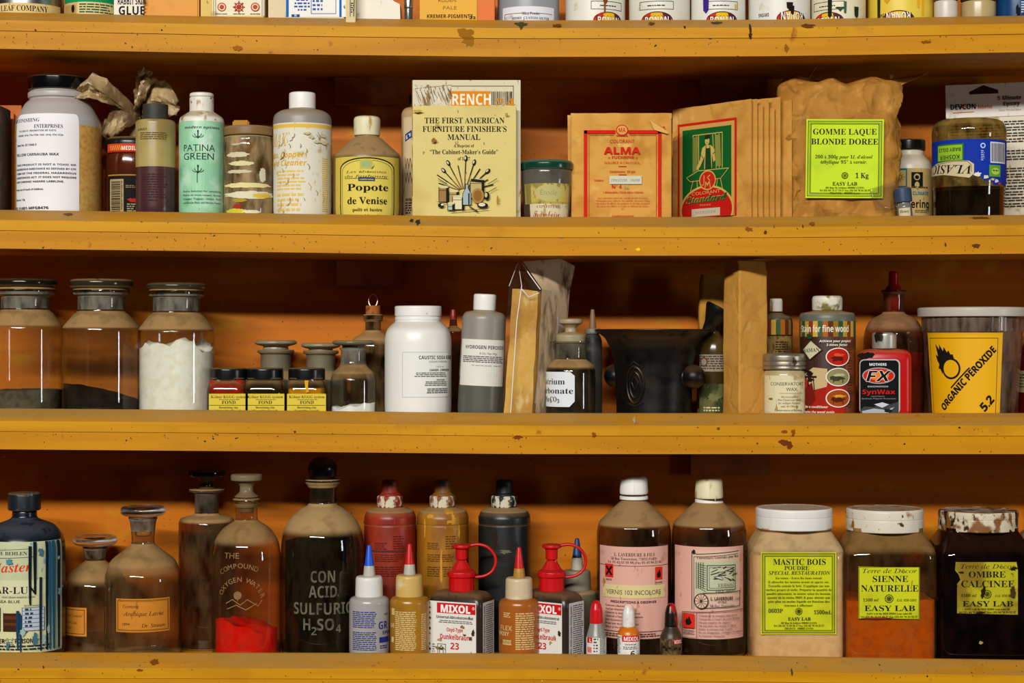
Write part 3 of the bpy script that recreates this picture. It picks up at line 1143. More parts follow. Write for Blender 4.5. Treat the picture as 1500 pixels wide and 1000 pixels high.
L.rect(150, 210, 236, 222.5, '#c8401a').line([(150, 221.5), (236, 221.5)], 1.6, '#8a2410').text('MEDIUM', 192, 219.5, 6, '#eee6d0', 'bold', w=28)
for i in range(6):
    L.line([(158 + i * 3.4, 213), (160 + i * 3.4, 219)], 1.2, '#d8a040')
L.done()

# amber liquid bottle
t = T('squeeze_bottle', 'frosted cylinder bottle half full of purple-brown liquid with dark square cap', 'bottle', 1, 228, 29)
t.loft('body', [(27, 'b', 1), (29, 306, 1), (29, 249, 0), (29, 180), (26, 176.5), (17, 176)], [M('frost_amber', '#a8955a', .3, layers=(('#8c7640', 20, .4, .7), ('#9c6a2c', 60, .66, .72))), M('frost_dark', '#4a2a2a', .25, layers=(('#382024', 20, .4, .7),))], r=3, keep=True)
t.loft('cap', [(18.5, 176), (18.5, 155), (18, 153.5)], [GREYCAP], r=1, ribs=(48, .35))
L = Label(t, t.round_map(228), 'printed_lettering', seed=5)
L.text('SURVEY', 206, 190.5, 3.4, '#4a3c20', 'bold').fine(203, 193.5, 247, 205, 4, '#5a4a28', word=8, ragged=.1)
L.done()
L = Label(t, t.round_map(228), 'printed_lettering', seed=6)
L.fine(206, 254, 247, 291, 10, '#3a2226', word=7, ragged=.2).fine(206, 292, 236, 296, 1, '#3a2226')
L.done()

# patina green
t = T('squeeze_bottle', 'mint green labelled bottle with a dirty white flip cap', 'bottle', 1, 295.5, 33)
t.loft('body', [(31, 'b'), (33, 308), (33, 180), (31.5, 173), (20, 165.5), (17.5, 164), (17.5, 160)], [WHITEDIRTY], r=5, keep=True)
t.loft('cap', [(17.6, 163.5), (17.6, 143.8), (16.6, 143.2), (16.6, 142.6), (17.6, 142), (17.2, 137.6), (15, 136.4)], [WHITEDIRTY], r=.8)
MINT = M('mint_label', '#8fc8a0', .45, layers=(('#b8dcc0', (40, 40, 30), .45, .7), ('#6ab088', 30, .58, .75), ('#8a6a38', 130, .7, .75)))
L = Label(t, t.round_map(295.5), seed=6)
G = '#16382c'
L.rect(250, 176.5, 341, 313, MINT)
L.text('modern options', 296, 188, 3.8, '#12201a', 'boldi', w=56).text('PATINA', 291, 221, 9.6, G, 'sans', w=49).text('GREEN', 290, 233.5, 9.6, G, 'sans', w=47)
for yy, sg in ((198, 1), (249, 1)):
    for s_ in (-1, 1):
        L.line([(290 + s_ * 8 * math.cos(a) * (1 - a / 8), yy + 3 * math.sin(a * 1.3)) for a in [i * .45 for i in range(8)]], .9, G)
    L.line([(290, yy - 6), (290, yy + 4)], 1.6, G).ell(290, yy - 6, 1.2, 2, G)
L.line([(289, 252), (289, 267)], .9, G)
for i, s_ in enumerate(('Patina Solution for simulating', 'Patina on most copper, bronze', 'Copper Topper, Gilder, Gold', 'and Bronze Base and Blonde Powder')):
    L.text(s_, 296, 281 + i * 5.6, 2.6, G, 'sans', w=60)
L.done()

# jar with paint runs
t = T('glass_jar', 'dusty lidded glass jar smeared with white and yellow paint', 'jar', 1, 364.5, 36.5)
PAINTGL = glass('painted_jar_glass', '#c8b48c', '#6c5838', dust=.9, haze=1.05, dustcol='#a08860')
t.loft('body', [(35, 'b'), (36.5, 308), (36.5, 214), (35, 206), (35, 201)], [PAINTGL], r=3, keep=True)
t.powder(34.6, 232, M('paint_inside', '#7c6444', .9, layers=(('#58442c', 30, .4, .7),)), amp=4)
t.loft('lid', [(35.5, 200), (36.5, 199), (36.5, 189), (34, 186.5)], [M('lid_dusty', '#7c6038', .5, dust=.6)], r=1.5)
t.box('lid_grip', 342, 177, 366, 186.6, .02, KRAFT, bev=2)
L = Label(t, t.round_map(364.5), 'paint_smears', seed=8)
for i, (x, y, rx, ry, c) in enumerate(((346, 226, 14, 4, '#cfc4a0'), (352, 239, 15, 4, '#d6cc9a'), (348, 251, 15, 3, '#c8bf9c'), (360, 271, 30, 4, '#ded092'), (366, 285, 32, 6, '#d8d2b4'), (386, 286, 12, 4, '#d6ba3c'), (350, 293, 9, 3, '#a88c28'), (347, 302, 5, 4, '#a82820'), (344, 309, 15, 4, '#c8c43c'), (368, 310, 10, 3, '#dcd6b8'), (385, 256, 4, 12, '#cfc8ac'), (345, 211, 6, 2, '#b8ac8c'))):
    L.blob(x, y, rx * 1.35, ry * .9, c, seed=i, n=40, rough=.16)
L.done()

# copper cleaner
t = T('squeeze_bottle', 'white labelled bottle with yellow print, brown scratches and white cap', 'bottle', 1, 443, 43)
t.loft('body', [(41, 'b'), (43, 308), (43, 182), (42, 170), (33, 163), (20, 161), (19, 159)], [M('grey_bottle', '#8c857c', .4, dust=.5)], r=6, keep=True)
t.loft('cap', [(19.5, 160.5), (19.5, 138), (18, 136)], [WHITE], r=1.5, ribs=(60, .3))
L = Label(t, t.round_map(443), seed=9)
Y = '#d6a41c'
L.rect(385, 179, 501, 317, worn('#d8d4c2', '#b89a58', .6)).rect(385, 181, 501, 186.5, '#dcb448')
L.text('BRIMAX', 421, 213, 19, Y, 'ital', 'R', w=62).text('Brass, Copper', 446, 230, 8, Y, 'boldi', 'R').text('and Gold Cleaner', 449, 242, 8, Y, 'boldi', 'R')
L.fine(400, 249, 450, 280, 6, '#dcbc60', word=12).fine(400, 283, 446, 312, 4, '#dcbc60', word=12).fine(474, 230, 486, 310, 26, '#d8b850', word=8, ragged=.1)
rg = random.Random(4)
for i in range(26):
    x, y, a, l = rg.uniform(402, 478), rg.uniform(192, 300), rg.uniform(.7, 1.9), rg.uniform(4, 14)
    if i > 13:
        x = rg.uniform(405, 432)
    L.line([(x, y), (x + l * .6 * math.cos(a), y + l * .6 * math.sin(a)), (x + l * math.cos(a + .4), y + l * math.sin(a + .4))], rg.uniform(.4, 1.0), rg.choice(('#8c6836', '#a8864e', '#7a5a30')))
for i in range(6):
    L.blob(rg.uniform(440, 484), rg.uniform(192, 212), rg.uniform(2, 6), rg.uniform(1.5, 3), rg.choice(('#cdbd98', '#c8b68e')), seed=i)
L.done()

# popote bottle
t = T('polish_bottle', 'yellow arched-label polish bottle with dusty sloping shoulders and cream cap', 'bottle', 1, 538, 50)
t.loft('body', [(48, 'b'), (50.5, 308), (50.5, 236), (49, 228), (21, 203), (17, 201), (17, 198)], [M('popote_body', '#7a6238', .35, dust=.9, dlo=.1, dhi=.5)], r=4, keep=True)
t.loft('cap', [(19.5, 199.5), (20, 176), (18.6, 172), (14, 170.5)], [CREAMCAP], r=2, ribs=(60, .7), n=60)
L = Label(t, t.round_map(538), seed=10)
YL = worn('#cdb448', '#a88a30', .6)
L.rect(480, 229, 596, 317, YL)
arch = [(494, 317), (494, 245)] + [(538 + 44 * math.cos(math.radians(a)), 247 - 16 * math.sin(math.radians(a))) for a in range(175, 0, -10)] + [(582, 245), (582, 317)]
L.poly(arch + [], '#d8c458').line(arch, 2, '#1c1810').line([(498 + (p[0] - 494) * .91, p[1] + 3) for p in arch], .7, '#3a3420')
L.rect(527, 234, 546, 247, '#b8b060').rect(530, 236, 543, 244, '#9cae70').poly([(543, 247), (549, 241), (546, 247)], '#2a6a3c')
L.text('Les ébénistes', 536, 253, 3.6, '#5a4a20', 'ital', w=62).text('du faubourg', 536, 259.5, 3.6, '#5a4a20', 'ital', w=66)
L.line([(503, 261), (570, 261)], .6, '#5a4a20').rect(525, 259.5, 549, 265, '#1a3468').text('castorama', 537, 263.6, 2.4, '#d8c040', 'bold', w=20)
L.text('Popote', 539, 279, 10, K, 'serif', w=62).text('de Venise', 538, 298.5, 10, K, 'serif', w=60).text('polit et lustre', 538, 309, 4.4, K, 'serif', w=44).text('les meubles cirés', 537, 318, 4.2, '#3a3018', 'serif', w=56)
L.done()

# bottle hidden behind the book
t = T('plastic_bottle', 'cream bottle with a small blue diamond mark, half hidden behind the yellow book', 'bottle', 1, 612, 24, d=.15)
t.loft('body', [(23, 'b'), (24, 300), (24, 166), (20, 159), (12, 157.5)], [M('cream_bottle', '#b89a6a', .45, dust=.7)], r=4, keep=True)
t.loft('cap', [(13, 157), (13, 140)], [GREYCAP], r=1)
L = Label(t, t.round_map(598), seed=11)
L.rect(588, 171, 640, 317, worn('#d0ba90', '#9a7a40', .6)).poly([(592, 207), (592, 196), (604, 190), (604, 201)], '#1c3a78').poly([(594, 204), (594, 198), (602, 194), (602, 199)], '#c8c8c0').ell(598, 199, 2, 2.6, '#1c3a78')
for i in range(3):
    L.line([(592 + i * 5, 232), (594 + i * 5, 246), (596 + i * 5, 232)], 1.1, '#7a5a30').line([(592 + i * 5, 253), (594 + i * 5, 267), (596 + i * 5, 253)], 1.1, '#7a5a30')
L.text('WAX', 600, 294, 4, K, 'bold').fine(593, 296, 606, 314, 5, '#4a3a24', word=5)
L.done()

# the two books
PAGES = M('page_block', '#b08a4c', .8, layers=(('#8a6428', (20, 200, 20), .4, .7),))
t = T('book', 'worn white and orange book standing behind the yellow manual, only its top visible', 'book', 1, 683.5, 79, d=.062)
t.box('pages', 607, 120, 760, 'b', .016, PAGES, yf=-.007, bev=.6)
t.box('cover', 605, 118.5, 762.5, 'b', .0014, worn('#d2caa8', '#a8843c', .58), yf=-.0085, bev=.4)
t.box('back_cover', 605, 118.5, 762.5, 'b', .0014, worn('#c8b888', '#8a6428', .55), yf=.0092, bev=.4)
t.box('spine', 604, 118.5, 607, 'b', .0165, worn('#8a5c24', '#d8c8a0', .5), yf=-.0078, bev=.4)
L = Label(t, t.flat_map(-.0087), 'printed_lettering', step=0, seed=12)
L.line([(612, 126), (752, 126), (752, 300)], 1, '#4a4434')
L.rect(660, 133.5, 719, 156, '#d88410').text('FRENCH', 686, 153.5, 16, '#ece6d4', 'bold', w=66)
L.rect(607, 124, 661, 156, worn('#cfc6ae', '#8a7048', .5)).line([(607, 130), (661, 124.5)], 1, '#8a7a58').bars(720, 134, 753, 154, '#4a4438', n=17)
L.text('24', 740, 157, 12, '#c88418', 'bi', w=30)
for i in range(24):
    L.line([(606 + i * 2.2, 126 + (i * 37 % 11)), (612 + i * 2.2, 140 + (i * 53 % 14))], .8, ('#e8e2d4', '#9a8a68', '#6a5430')[i % 3])
L.done()
t = T('book', 'yellow furniture finishing manual with an ink drawing of brushes and pots', 'book', 1, 680, 75, d=.0445)
t.box('pages', 606, 157, 754, 'b', .009, PAGES, yf=-.0035, bev=.4)
YB = M('yellow_cover', '#cfbc6a', .55, layers=(('#bfa954', 12, .45, .7), ('#9a7430', (150, 150, 70), .69, .73)))
t.box('cover', 605, 155.5, 756, 'b', .0012, YB, yf=-.005, bev=.4)
t.box('back_cover', 605, 155.5, 756, 'b', .0012, YB, yf=.006, bev=.4)
t.box('spine', 604.2, 155.5, 606, 'b', .011, worn('#8a6428', '#c8b468', .5), yf=-.0045, bev=.3)
L = Label(t, t.flat_map(-.0052), 'cover_print', step=0, seed=13)
L.text('THE FIRST AMERICAN', 680.5, 180.5, 8.2, K, 'serif', w=117).text('FURNITURE FINISHER\u2019S', 680.5, 193, 8.2, K, 'serif', w=123).text('MANUAL', 679.5, 204.8, 8.2, K, 'serif', w=48)
L.text('A Reprint of', 679.5, 215.5, 4.2, K, 'serif', w=30).text('\u201cThe Cabinet-Maker\u2019s Guide\u201d', 679.5, 225.5, 6.2, K, 'serif', w=100).text('of 1827', 679.5, 234.5, 4.4, K, 'serif', w=18)
I = '#1c1a16'
for i in range(11):                                    # fan of brushes
    a = math.radians(-160 + i * 14.5)
    cx_, cy_ = 680 + 8 * math.cos(a), 280 + 4 * math.sin(a)
    r1 = (30, 38, 36, 42, 34, 44, 40, 34, 38, 30, 34)[i]
    e = (cx_ + r1 * 1.05 * math.cos(a), cy_ + r1 * math.sin(a))
    L.line([(cx_, cy_), e], 1.5, I).line([(cx_, cy_), ((cx_ + e[0]) / 2, (cy_ + e[1]) / 2)], .6, '#a87c40')
    if i in (2, 3, 5, 6, 8):
        L.ell(e[0], e[1], 2.6, 4.6, I, rot=a + math.pi / 2).ell(e[0] - .8, e[1] - .5, 1.1, 2.4, '#d8d0a8', rot=a + math.pi / 2)
for (x0, y0, x1, y1, c) in ((643, 274, 657, 296, '#9a7444'), (658, 280, 672, 298, '#b09458'), (663, 288, 680, 307, '#d8cfa6'), (689, 264, 709, 290, '#b8a86c'), (656, 298, 666, 308, '#a8bcb4')):
    L.rect(x0, y0, x1, y1, c).frame(x0, y0, x1, y1, 1, I).line([(x1 - 2, y0 + 1), (x1 - 2, y1)], 3, I).ell((x0 + x1) / 2, y0, (x1 - x0) / 2, 2, '#cfc490').line([(x0, y0 + 5), (x1, y0 + 5)], .6, I)
L.poly([(678, 300), (678, 284), (682, 276), (682, 270), (686, 270), (686, 276), (690, 284), (690, 300)], '#9ab0b0').line([(678, 300), (678, 284), (682, 276), (682, 270), (686, 270), (686, 276), (690, 284), (690, 300)], .9, I).line([(687, 284), (687, 299)], 2, I)
L.poly([(690, 262), (709, 264), (709, 268), (690, 266)], I)
L.ell(700, 287, 9, 11, '#a47c3c').ell(700, 287, 6, 8, '#8a6028').ell(713, 287, 4, 6, I).ell(712, 286, 2, 3.5, '#c8b878')
L.ell(646, 301, 4.4, 3, I).ell(648, 300, 2, 1.4, '#d8d0b0').ell(707, 301, 8, 4, I).ell(706, 300, 5, 2.6, '#d8d0b4').line([(688, 303), (700, 310)], 1.6, I).line([(640, 296), (655, 298)], .8, '#7a6c3c').line([(660, 310), (715, 306)], .9, '#6a5e34').line([(715, 270), (728, 262)], .9, I).line([(715, 282), (727, 275)], .9, I).line([(642, 262), (655, 270)], 1, I)
L.blob(636, 206, 4, 3, '#8c6424', seed=3).blob(729, 294, 1.5, 6, '#a07c30', seed=5).blob(641, 184, 3, 2, '#b09844').blob(612, 163, 6, 2, '#b89e4a').blob(742, 168, 2, 2, '#a88c3c')
L.done()

# jam jar
t = T('jam_jar', 'jam jar with dark green lid and faded yellow label, between book and packets', 'jar', 1, 801, 38)
t.loft('body', [(32, 'b'), (34, 312), (36.5, 270), (37, 266), (37, 253), (36, 249)], [M('jam_glass', '#5c584e', .15, layers=(('#46423a', 30, .4, .7),))], r=2, keep=True)
t.loft('lid', [(36, 250), (39, 249), (39.4, 241), (37, 237), (33, 236)], [M('green_lid', '#0e3a2a', .2, dust=.55, dustcol=lin('#6a8474'))], r=1.5)
L = Label(t, t.round_map(801), seed=14)
L.rect(760, 268, 842, 318, worn('#b09c44', '#7c7040', .5)).rect(764, 268, 775, 300, '#8a7a3c').rect(775, 268, 842, 295, worn('#c0ae58', '#948444', .5))
L.ell(804, 282, 22, 12, '#b8b070').text('Étoile', 804, 285, 7, '#8a9468', 'ital', w=26).rect(772, 298, 842, 318, worn('#d4c8a4', '#a89868', .55)).rect(760, 298, 772, 318, '#4a3c28')
L.text('CONFITURE', 804, 304, 3.8, '#8a4a2c', 'serif', w=38).text('Framboise', 800, 317, 9, '#a8381c', 'script', w=44)
L.done()

# ALMA packets
RED = '#c8200e'


def packet(name, label, cx, d, hw, top, rz=0.0, ry=0.0, group='brown paper colour packets', thick=.005, cls='paper_packet', seed=0, front=True):
    t = T(cls, label, 'packet', 1, cx, hw, d=d, group=group, rz=rz, ry=ry)
    bm = bmesh.new()
    n = 14
    h = t.zloc(top)
    w = hw * t.k
    fr, bk = [], []
    for i in range(n + 1):
        a, b = [], []
        for j in range(n + 1):
            u, v = i / n * 2 - 1, j / n
            bulge = thick * (.25 + .75 * max(0, (1 - u * u)) ** .5 * (1 - max(0, v - .5) * 1.7))
            if front and bulge < thick * .9:
                bulge = max(bulge, thick * .5)
            dz = .0012 * noise.noise((u * 3 + seed, seed, 1)) if j == n else 0
            wob = .0006 * noise.noise((u * 4, v * 6, seed))
            a.append(bm.verts.new((u * w, -bulge / 2 + wob, v * h + dz)))
            b.append(bm.verts.new((u * w, bulge / 2 + wob, v * h + dz * .6)))
        fr.append(a)
        bk.append(b)
    for i in range(n):
        for j in range(n):
            bm.faces.new((fr[i][j], fr[i + 1][j], fr[i + 1][j + 1], fr[i][j + 1]))
            bm.faces.new((bk[i][j], bk[i][j + 1], bk[i + 1][j + 1], bk[i + 1][j]))
    for j in range(n):
        bm.faces.new((fr[0][j], fr[0][j + 1], bk[0][j + 1], bk[0][j]))
        bm.faces.new((fr[n][j], bk[n][j], bk[n][j + 1], fr[n][j + 1]))
        bm.faces.new((fr[j][n], fr[j + 1][n], bk[j + 1][n], bk[j][n]))
        bm.faces.new((fr[j][0], bk[j][0], bk[j + 1][0], fr[j + 1][0]))
    bmesh.ops.recalc_face_normals(bm, faces=bm.faces)
    link('envelope', bm, PACKET, t.o, 35)
    return t


packet('', 'brown paper packet at the back of the red-framed packet stack, edge showing left', 905, .098, 72, 168, ry=-.01, seed=1)
packet('', 'middle brown paper packet of the red-framed packet stack', 910, .082, 74, 166, seed=2)
t = packet('', 'brown paper packet with a red frame and red lettering, front of its stack', 910, .066, 73, 166, seed=3, thick=.006)
L = Label(t, lambda u, v, o: Vector((t.lx(u), -.0038 - o, t.zloc(v))), 'printed_lettering', step=0, seed=15)
for pts, w in (([(899, 193.5), (857.5, 193.5), (857.5, 325)], 5), ([(922, 193.5), (966, 193.5), (966, 325)], 5)):
    L.line(pts, w, RED)
L.line([(899, 198), (862.5, 198), (862.5, 325)], .7, RED).line([(922, 198), (961, 198), (961, 325)], .7, RED)
L.ell(911, 191, 9, 8, RED).ell(911, 191, 7.6, 6.6, '#cf9c50').text('MA', 911, 194, 6, RED, 'bold', w=10).line([(903, 199), (919, 199)], 1, RED)
L.text('COLORANT', 911, 209.5, 4.8, RED, 'sans', w=36).text('ALMA', 911, 226, 10, RED, 'bold', w=53, hv=.3).text('\u00ab FUCHSINE \u00bb', 912, 232.5, 3.8, RED, 'bold', w=43).text('SOLUBLE A L\u2019ALCOOL', 911, 240, 3, RED, 'sans', w=52)
L.line([(906, 244), (917, 244)], .8, RED).text('Contenance : 20 gm', 911, 253, 3, RED, 'bold', w=37).line([(906, 256), (917, 256)], .8, RED)
L.text('Couleur', 877, 265.5, 2.6, RED, 'bold', w=14).rect(892.5, 258, 939.5, 270, '#c8c6b0').text('CERISIER   JAUNE', 916, 266, 3.2, '#6a6a5c', 'mono', w=42)
L.text('N\u00b0 4', 903, 276, 5, RED, 'bold', w=14).text('06', 917, 277, 5, '#b8a068', 'sans').text('à dissoudre à froid dans l\u2019alcool', 912, 283, 2.6, RED, 'bold', w=58)
for i, s_ in enumerate(('Ces colorants sont très solides et très au point.', 'Mélangez pour obtenir les teintes, plusieurs bois,', 'réunissez le vernis au tampon et laissez, préparé', 'au tampon, réglez à l\u2019huile et teintes au choix,', 'etc.')):
    L.text(s_, 912, 291 + i * 3.9, 2.1, RED, 'sans', w=(74, 78, 78, 76, 5)[i])
L.text('Conditionnement', 912, 318, 3, RED, 'bold', w=32)
L.poly([(951, 176), (972, 187), (976, 195), (958, 190)], '#b88038').poly([(951, 176), (978, 194), (978, 197), (958, 191)], '#d8a458').ell(972, 187, 1.4, 1.4, RED)
L.done()

# green "workbench" packet and the row behind it
ANG = -math.atan2(.112, .092)
hwp = 79.5
ctr = (1042, .112)
for i in range(7, 0, -1):
    lab = ('', 'creased brown packet directly behind the green printed packet', 'brown packet with red edge print, third in the slanting row', 'brown packet fourth in the slanting row, folded at its top', 'brown packet fifth in the slanting row of packets', 'brown packet sixth in the slanting row of packets', 'brown packet second from the last in the slanting row', 'rearmost brown packet of the slanting row, beside the big paper bag')[i]
    if i == 6:
        continue
    tp = (0, 153, 162, 152, 166, 150, 160, 154)[i]
    t = packet('', lab, ctr[0] + i * 8.3, ctr[1], hwp, tp, rz=ANG + (0, .003, -.003, .002, -.002, .003, 0, -.002)[i], thick=.0036, seed=10 + i, front=False)
    if i == 2:
        L = Label(t, lambda u, v, o: Vector((t.lx(u), -.0036 - o, t.zloc(v))), 'printed_lettering', step=0)
        L.line([(t.cx + 66, 200), (t.cx + 66, 318)], 4, RED)
        L.done()
t = packet('', 'paper packet with a green panel showing a man at a workbench', ctr[0], ctr[1], hwp, 153, rz=ANG, thick=.005, seed=30)
q = lambda px: t.cx + (px - t.cx) * 1.0
L = Label(t, lambda u, v, o: Vector((t.lx(u), -.0034 - o, t.zloc(v))), 'printed_lettering', step=0, seed=16)
c = t.cx
GR, CR = '#0f5c22', '#c8ac58'
L.rect(c - 66, 177, c + 54, 325, RED).rect(c - 62, 181, c + 50, 325, '#cf9c50').rect(c - 56, 187, c + 44, 325, GR)
for a, b, x, y in ((-34, 196, 26, 196), (-34, 196, -34, 250), (26, 196, 26, 250), (-22, 196, -22, 250), (12, 196, 14, 250), (-26, 198, -30, 250), (20, 198, 20, 250), (7, 198, 9, 225)):
    L.line([(c + a, b), (c + x, y)], 1.3, CR)
L.poly([(c + 12, 199), (c + 22, 199), (c + 24, 245), (c + 14, 245)], '#8a8a3c').poly([(c - 34, 199), (c - 22, 199), (c - 24, 248), (c - 34, 250)], '#7a8438')
L.ell(c - 4, 206, 4.6, 6.2, CR).poly([(c - 9, 204), (c - 8, 197), (c + 1, 197), (c + 2, 203)], '#1c2c14').ell(c - 3, 204, 1, .6, GR).line([(c - 5, 209), (c - 2, 209)], .7, GR)
L.poly([(c - 14, 216), (c - 6, 212), (c + 4, 213), (c + 11, 219), (c + 13, 236), (c + 9, 238), (c + 6, 226), (c + 6, 247), (c - 10, 247), (c - 9, 228), (c - 18, 243), (c - 24, 248), (c - 26, 245), (c - 18, 232)], CR)
L.poly([(c - 7, 217), (c + 3, 217), (c + 5, 247), (c - 8, 247)], '#17421c').line([(c - 6, 213), (c - 6, 219)], 1.2, '#17421c').line([(c + 2, 213), (c + 2, 219)], 1.2, '#17421c').line([(c - 16, 226), (c - 12, 231)], 1, GR).line([(c + 8, 226), (c + 12, 224)], 1, GR)
L.poly([(c - 44, 256), (c - 22, 248), (c + 40, 248), (c + 26, 262), (c - 36, 263)], GR).line([(c - 46, 258), (c - 22, 249), (c + 40, 249), (c + 24, 263), (c - 38, 264), (c - 46, 258)], 1.1, CR)
for a, b in ((-32, -40), (-24, -22), (18, 14), (24, 30)):
    L.line([(c + a, 263), (c + b, 285)], 1.2, CR)
L.ell(c - 4, 307, 55, 36, CR, n=48).ell(c - 4, 307, 51.5, 33, '#c01810', n=48)
L.ell(c - 2, 264, 17, 14.5, CR, n=32).ell(c - 2, 264, 15.4, 13, '#c42412', n=32).text('JS', c - 2, 263, 8, CR, 'bold', w=15).text('M', c - 2, 273, 8, CR, 'bold', w=12).ell(c - 2, 264, 12, 10.4, '#c42412', n=4, up=False) if False else L.ell(c - 2, 264, 17, 14.5, CR, n=32).ell(c - 2, 264, 15.2, 12.8, '#c42412', n=32).line([(c - 9, 257), (c - 9, 269), (c - 12, 271)], 1.4, CR).line([(c + 3, 257), (c - 2, 260), (c + 3, 265), (c - 2, 270)], 1.4, CR).line([(c - 7, 275), (c - 5, 266), (c - 2, 272), (c + 2, 266), (c + 4, 275)], 1.4, CR)
L.text('COLORANT', c - 5, 284, 4.4, CR, 'sans', w=58, rot=-.03).text('Standard', c - 4, 296, 10.5, '#0c4a1c', 'bi', w=84, rot=-.03).text('Standard', c - 5, 295.2, 10, CR, 'bi', w=82, rot=-.03).text('Standard', c - 4.6, 295.6, 9.6, '#0f5c22', 'bi', w=81, rot=-.03)
L.text('POUR BOIS', c - 6, 301, 2, CR, 'sans', w=22).rect(c - 34, 305, c + 24, 316.5, '#c4b89c').text('MERISIER', c - 5, 312.5, 4, '#a49a84', 'bold', w=42)
L.done(clip=[((0, 318), (0, 1))])

# big kraft bag
t = T('paper_bag', 'big crumpled brown paper bag with a bright lime green label', 'paper bag', 1, 1229, 86, d=.092)
crumple(t, 'sack', 84, 42, 119, KRAFT, amp=15, seed=5, corner=24, calm=(1180, 174, 1296, 292, .08), freq=19, n=110, levels=44,
        prof=((0, .93, .95), (.1, .98, 1), (.5, .97, 1), (.8, .98, .98), (.93, 1.0, .92), (.97, .97, .8), (1, .92, .5)), topfn=lambda x, y: -3 + 7 * x * x - 4 * math.sin(x * 9), pinch=-5)
P = lambda px, py, dy=0.0: (t.lx(px), dy, t.lz(py))
sheet(t, 'torn_flap', [P(1150, 150, -.02), P(1168, 132, -.012), P(1194, 100, -.01), P(1182, 112, .0)], KRAFT, seed=1, amp=.004)
sheet(t, 'torn_flap', [P(1140, 155, -.018), P(1166, 142, -.026), P(1187, 110, -.012), P(1164, 119, .0)], KRAFT, seed=2, amp=.005)
sheet(t, 'torn_flap', [P(1304, 150, -.01), P(1318, 150, .01), P(1312, 108, .01), P(1300, 112, -.015)], KRAFT, seed=3, amp=.005)
sheet(t, 'torn_flap', [P(1300, 118, -.01), P(1314, 128, -.012), P(1360, 106, .0), P(1352, 107, .012)], KRAFT, seed=4, amp=.002)
yl = -46 * t.k - .0032
LIME = M('lime_paper', '#bfdc14', .55, layers=(('#a8c418', 20, .5, .8),), spec=.3)
RO = -.012
kf = kk(t.d + yl)
L = Label(t, lambda u, v, o: Vector(((u - 750) * kf - t.x + (v - 232) * kf * -.014, yl - o + .001 * math.sin((u - 1180) / 30), ZC - (v + (u - 1238) * .004 - 500) * kf - t.zb)), step=8, seed=17)
L.rect(1180.5, 174.5, 1294, 290, LIME)
for i in (3, 5.2, 7):
    L.frame(1180.5 + i, 174.5 + i, 1294 - i, 290 - i, 1.1 if i != 5.2 else .6, '#26300c')
L.text('GOMME LAQUE', 1237, 197, 8.4, K, 'serif', w=93).text('BLONDE DOREE', 1237, 211.5, 8.4, K, 'serif', w=98).text('200 à 300g pour 1L d\u2019alcool', 1236, 232, 4.8, K, 'bi', w=84).text('éthylique 95° à vernir.', 1236, 239.5, 4.8, K, 'bi', w=68)
L.ell(1238, 257, 5, 5, '#4a5a14').ell(1238, 257, 3.8, 3.8, '#a8c020').text('1 Kg', 1263, 260.5, 7.4, K, 'serif', w=19).text('EASY LAB', 1238, 271.5, 5, K, 'serif', w=36)
for i in range(4):
    L.line([(1238 - 3.6 * math.cos(i * .785), 257 - 3.6 * math.sin(i * .785)), (1238 + 3.6 * math.cos(i * .785), 257 + 3.6 * math.sin(i * .785))], .7, '#4a5a14')
L.text('60 Rue St Isidore 69003 LYON', 1238, 276, 2.4, K, 'serif', w=56).text('Tel (33) 04 72 17 19 27 Fax (33) 04 78 54 52 57', 1238, 280, 2.4, K, 'serif', w=74).text('FRANCE - 69003 Lyon', 1238, 283.8, 2.4, K, 'serif', w=44)
L.done()
sheet(t, 'clear_tape', [P(1262, 282, -.052), P(1300, 270, -.05), P(1306, 310, -.046), P(1272, 312, -.05)], FILM, seed=5, amp=.003, n=8)

# white jar with black lid
t = T('plastic_jar', 'white jar with black lid and teal and tan label, right of the lime-label bag', 'jar', 1, 1331, 34, d=.172)
t.loft('body', [(33, 'b'), (34, 310), (34, 248), (32, 238), (24, 230), (22, 228), (22, 219)], [M('jar_cream', '#d6ceb8', .35, dust=.3)], r=6, keep=True)
t.loft('lid', [(24, 221), (24.5, 220), (24.5, 207), (23, 205)], [BLACKP], r=1.5, ribs=(60, .4))
L = Label(t, t.round_map(1331), seed=18)
L.rect(1290, 246, 1376, 317, worn('#c0a468', '#9a7c40', .6)).rect(1310, 246, 1329, 275, '#1c6c78').rect(1312, 249, 1327, 272, '#c4a664').ell(1318, 259, 4, 4, '#8a6428').ell(1318, 259, 2.6, 2.6, '#c4a664')
for i in range(10):
    L.line([(1318 + 4.5 * math.cos(i * .63), 259 + 4.5 * math.sin(i * .63)), (1318 + 7 * math.cos(i * .63), 259 + 7 * math.sin(i * .63))], .8, '#8a6428')
L.rect(1335, 252, 1352, 275, K).ell(1343, 259, 4.6, 5, '#c0a468').ell(1343, 259.5, 3, 3, K).ell(1343, 271, 3.4, 5, '#c0a468').fine(1335, 273, 1362, 276.5, 1, '#5a4a30', word=4, ragged=0)
L.text('CLIMATE', 1337, 285, 4.8, '#16808c', 'bold', 'L', w=24).text('Watering', 1363, 304, 11, K, 'bold', 'R', w=52).fine(1340, 307, 1366, 312, 2, '#8a7448', word=5)
L.done()

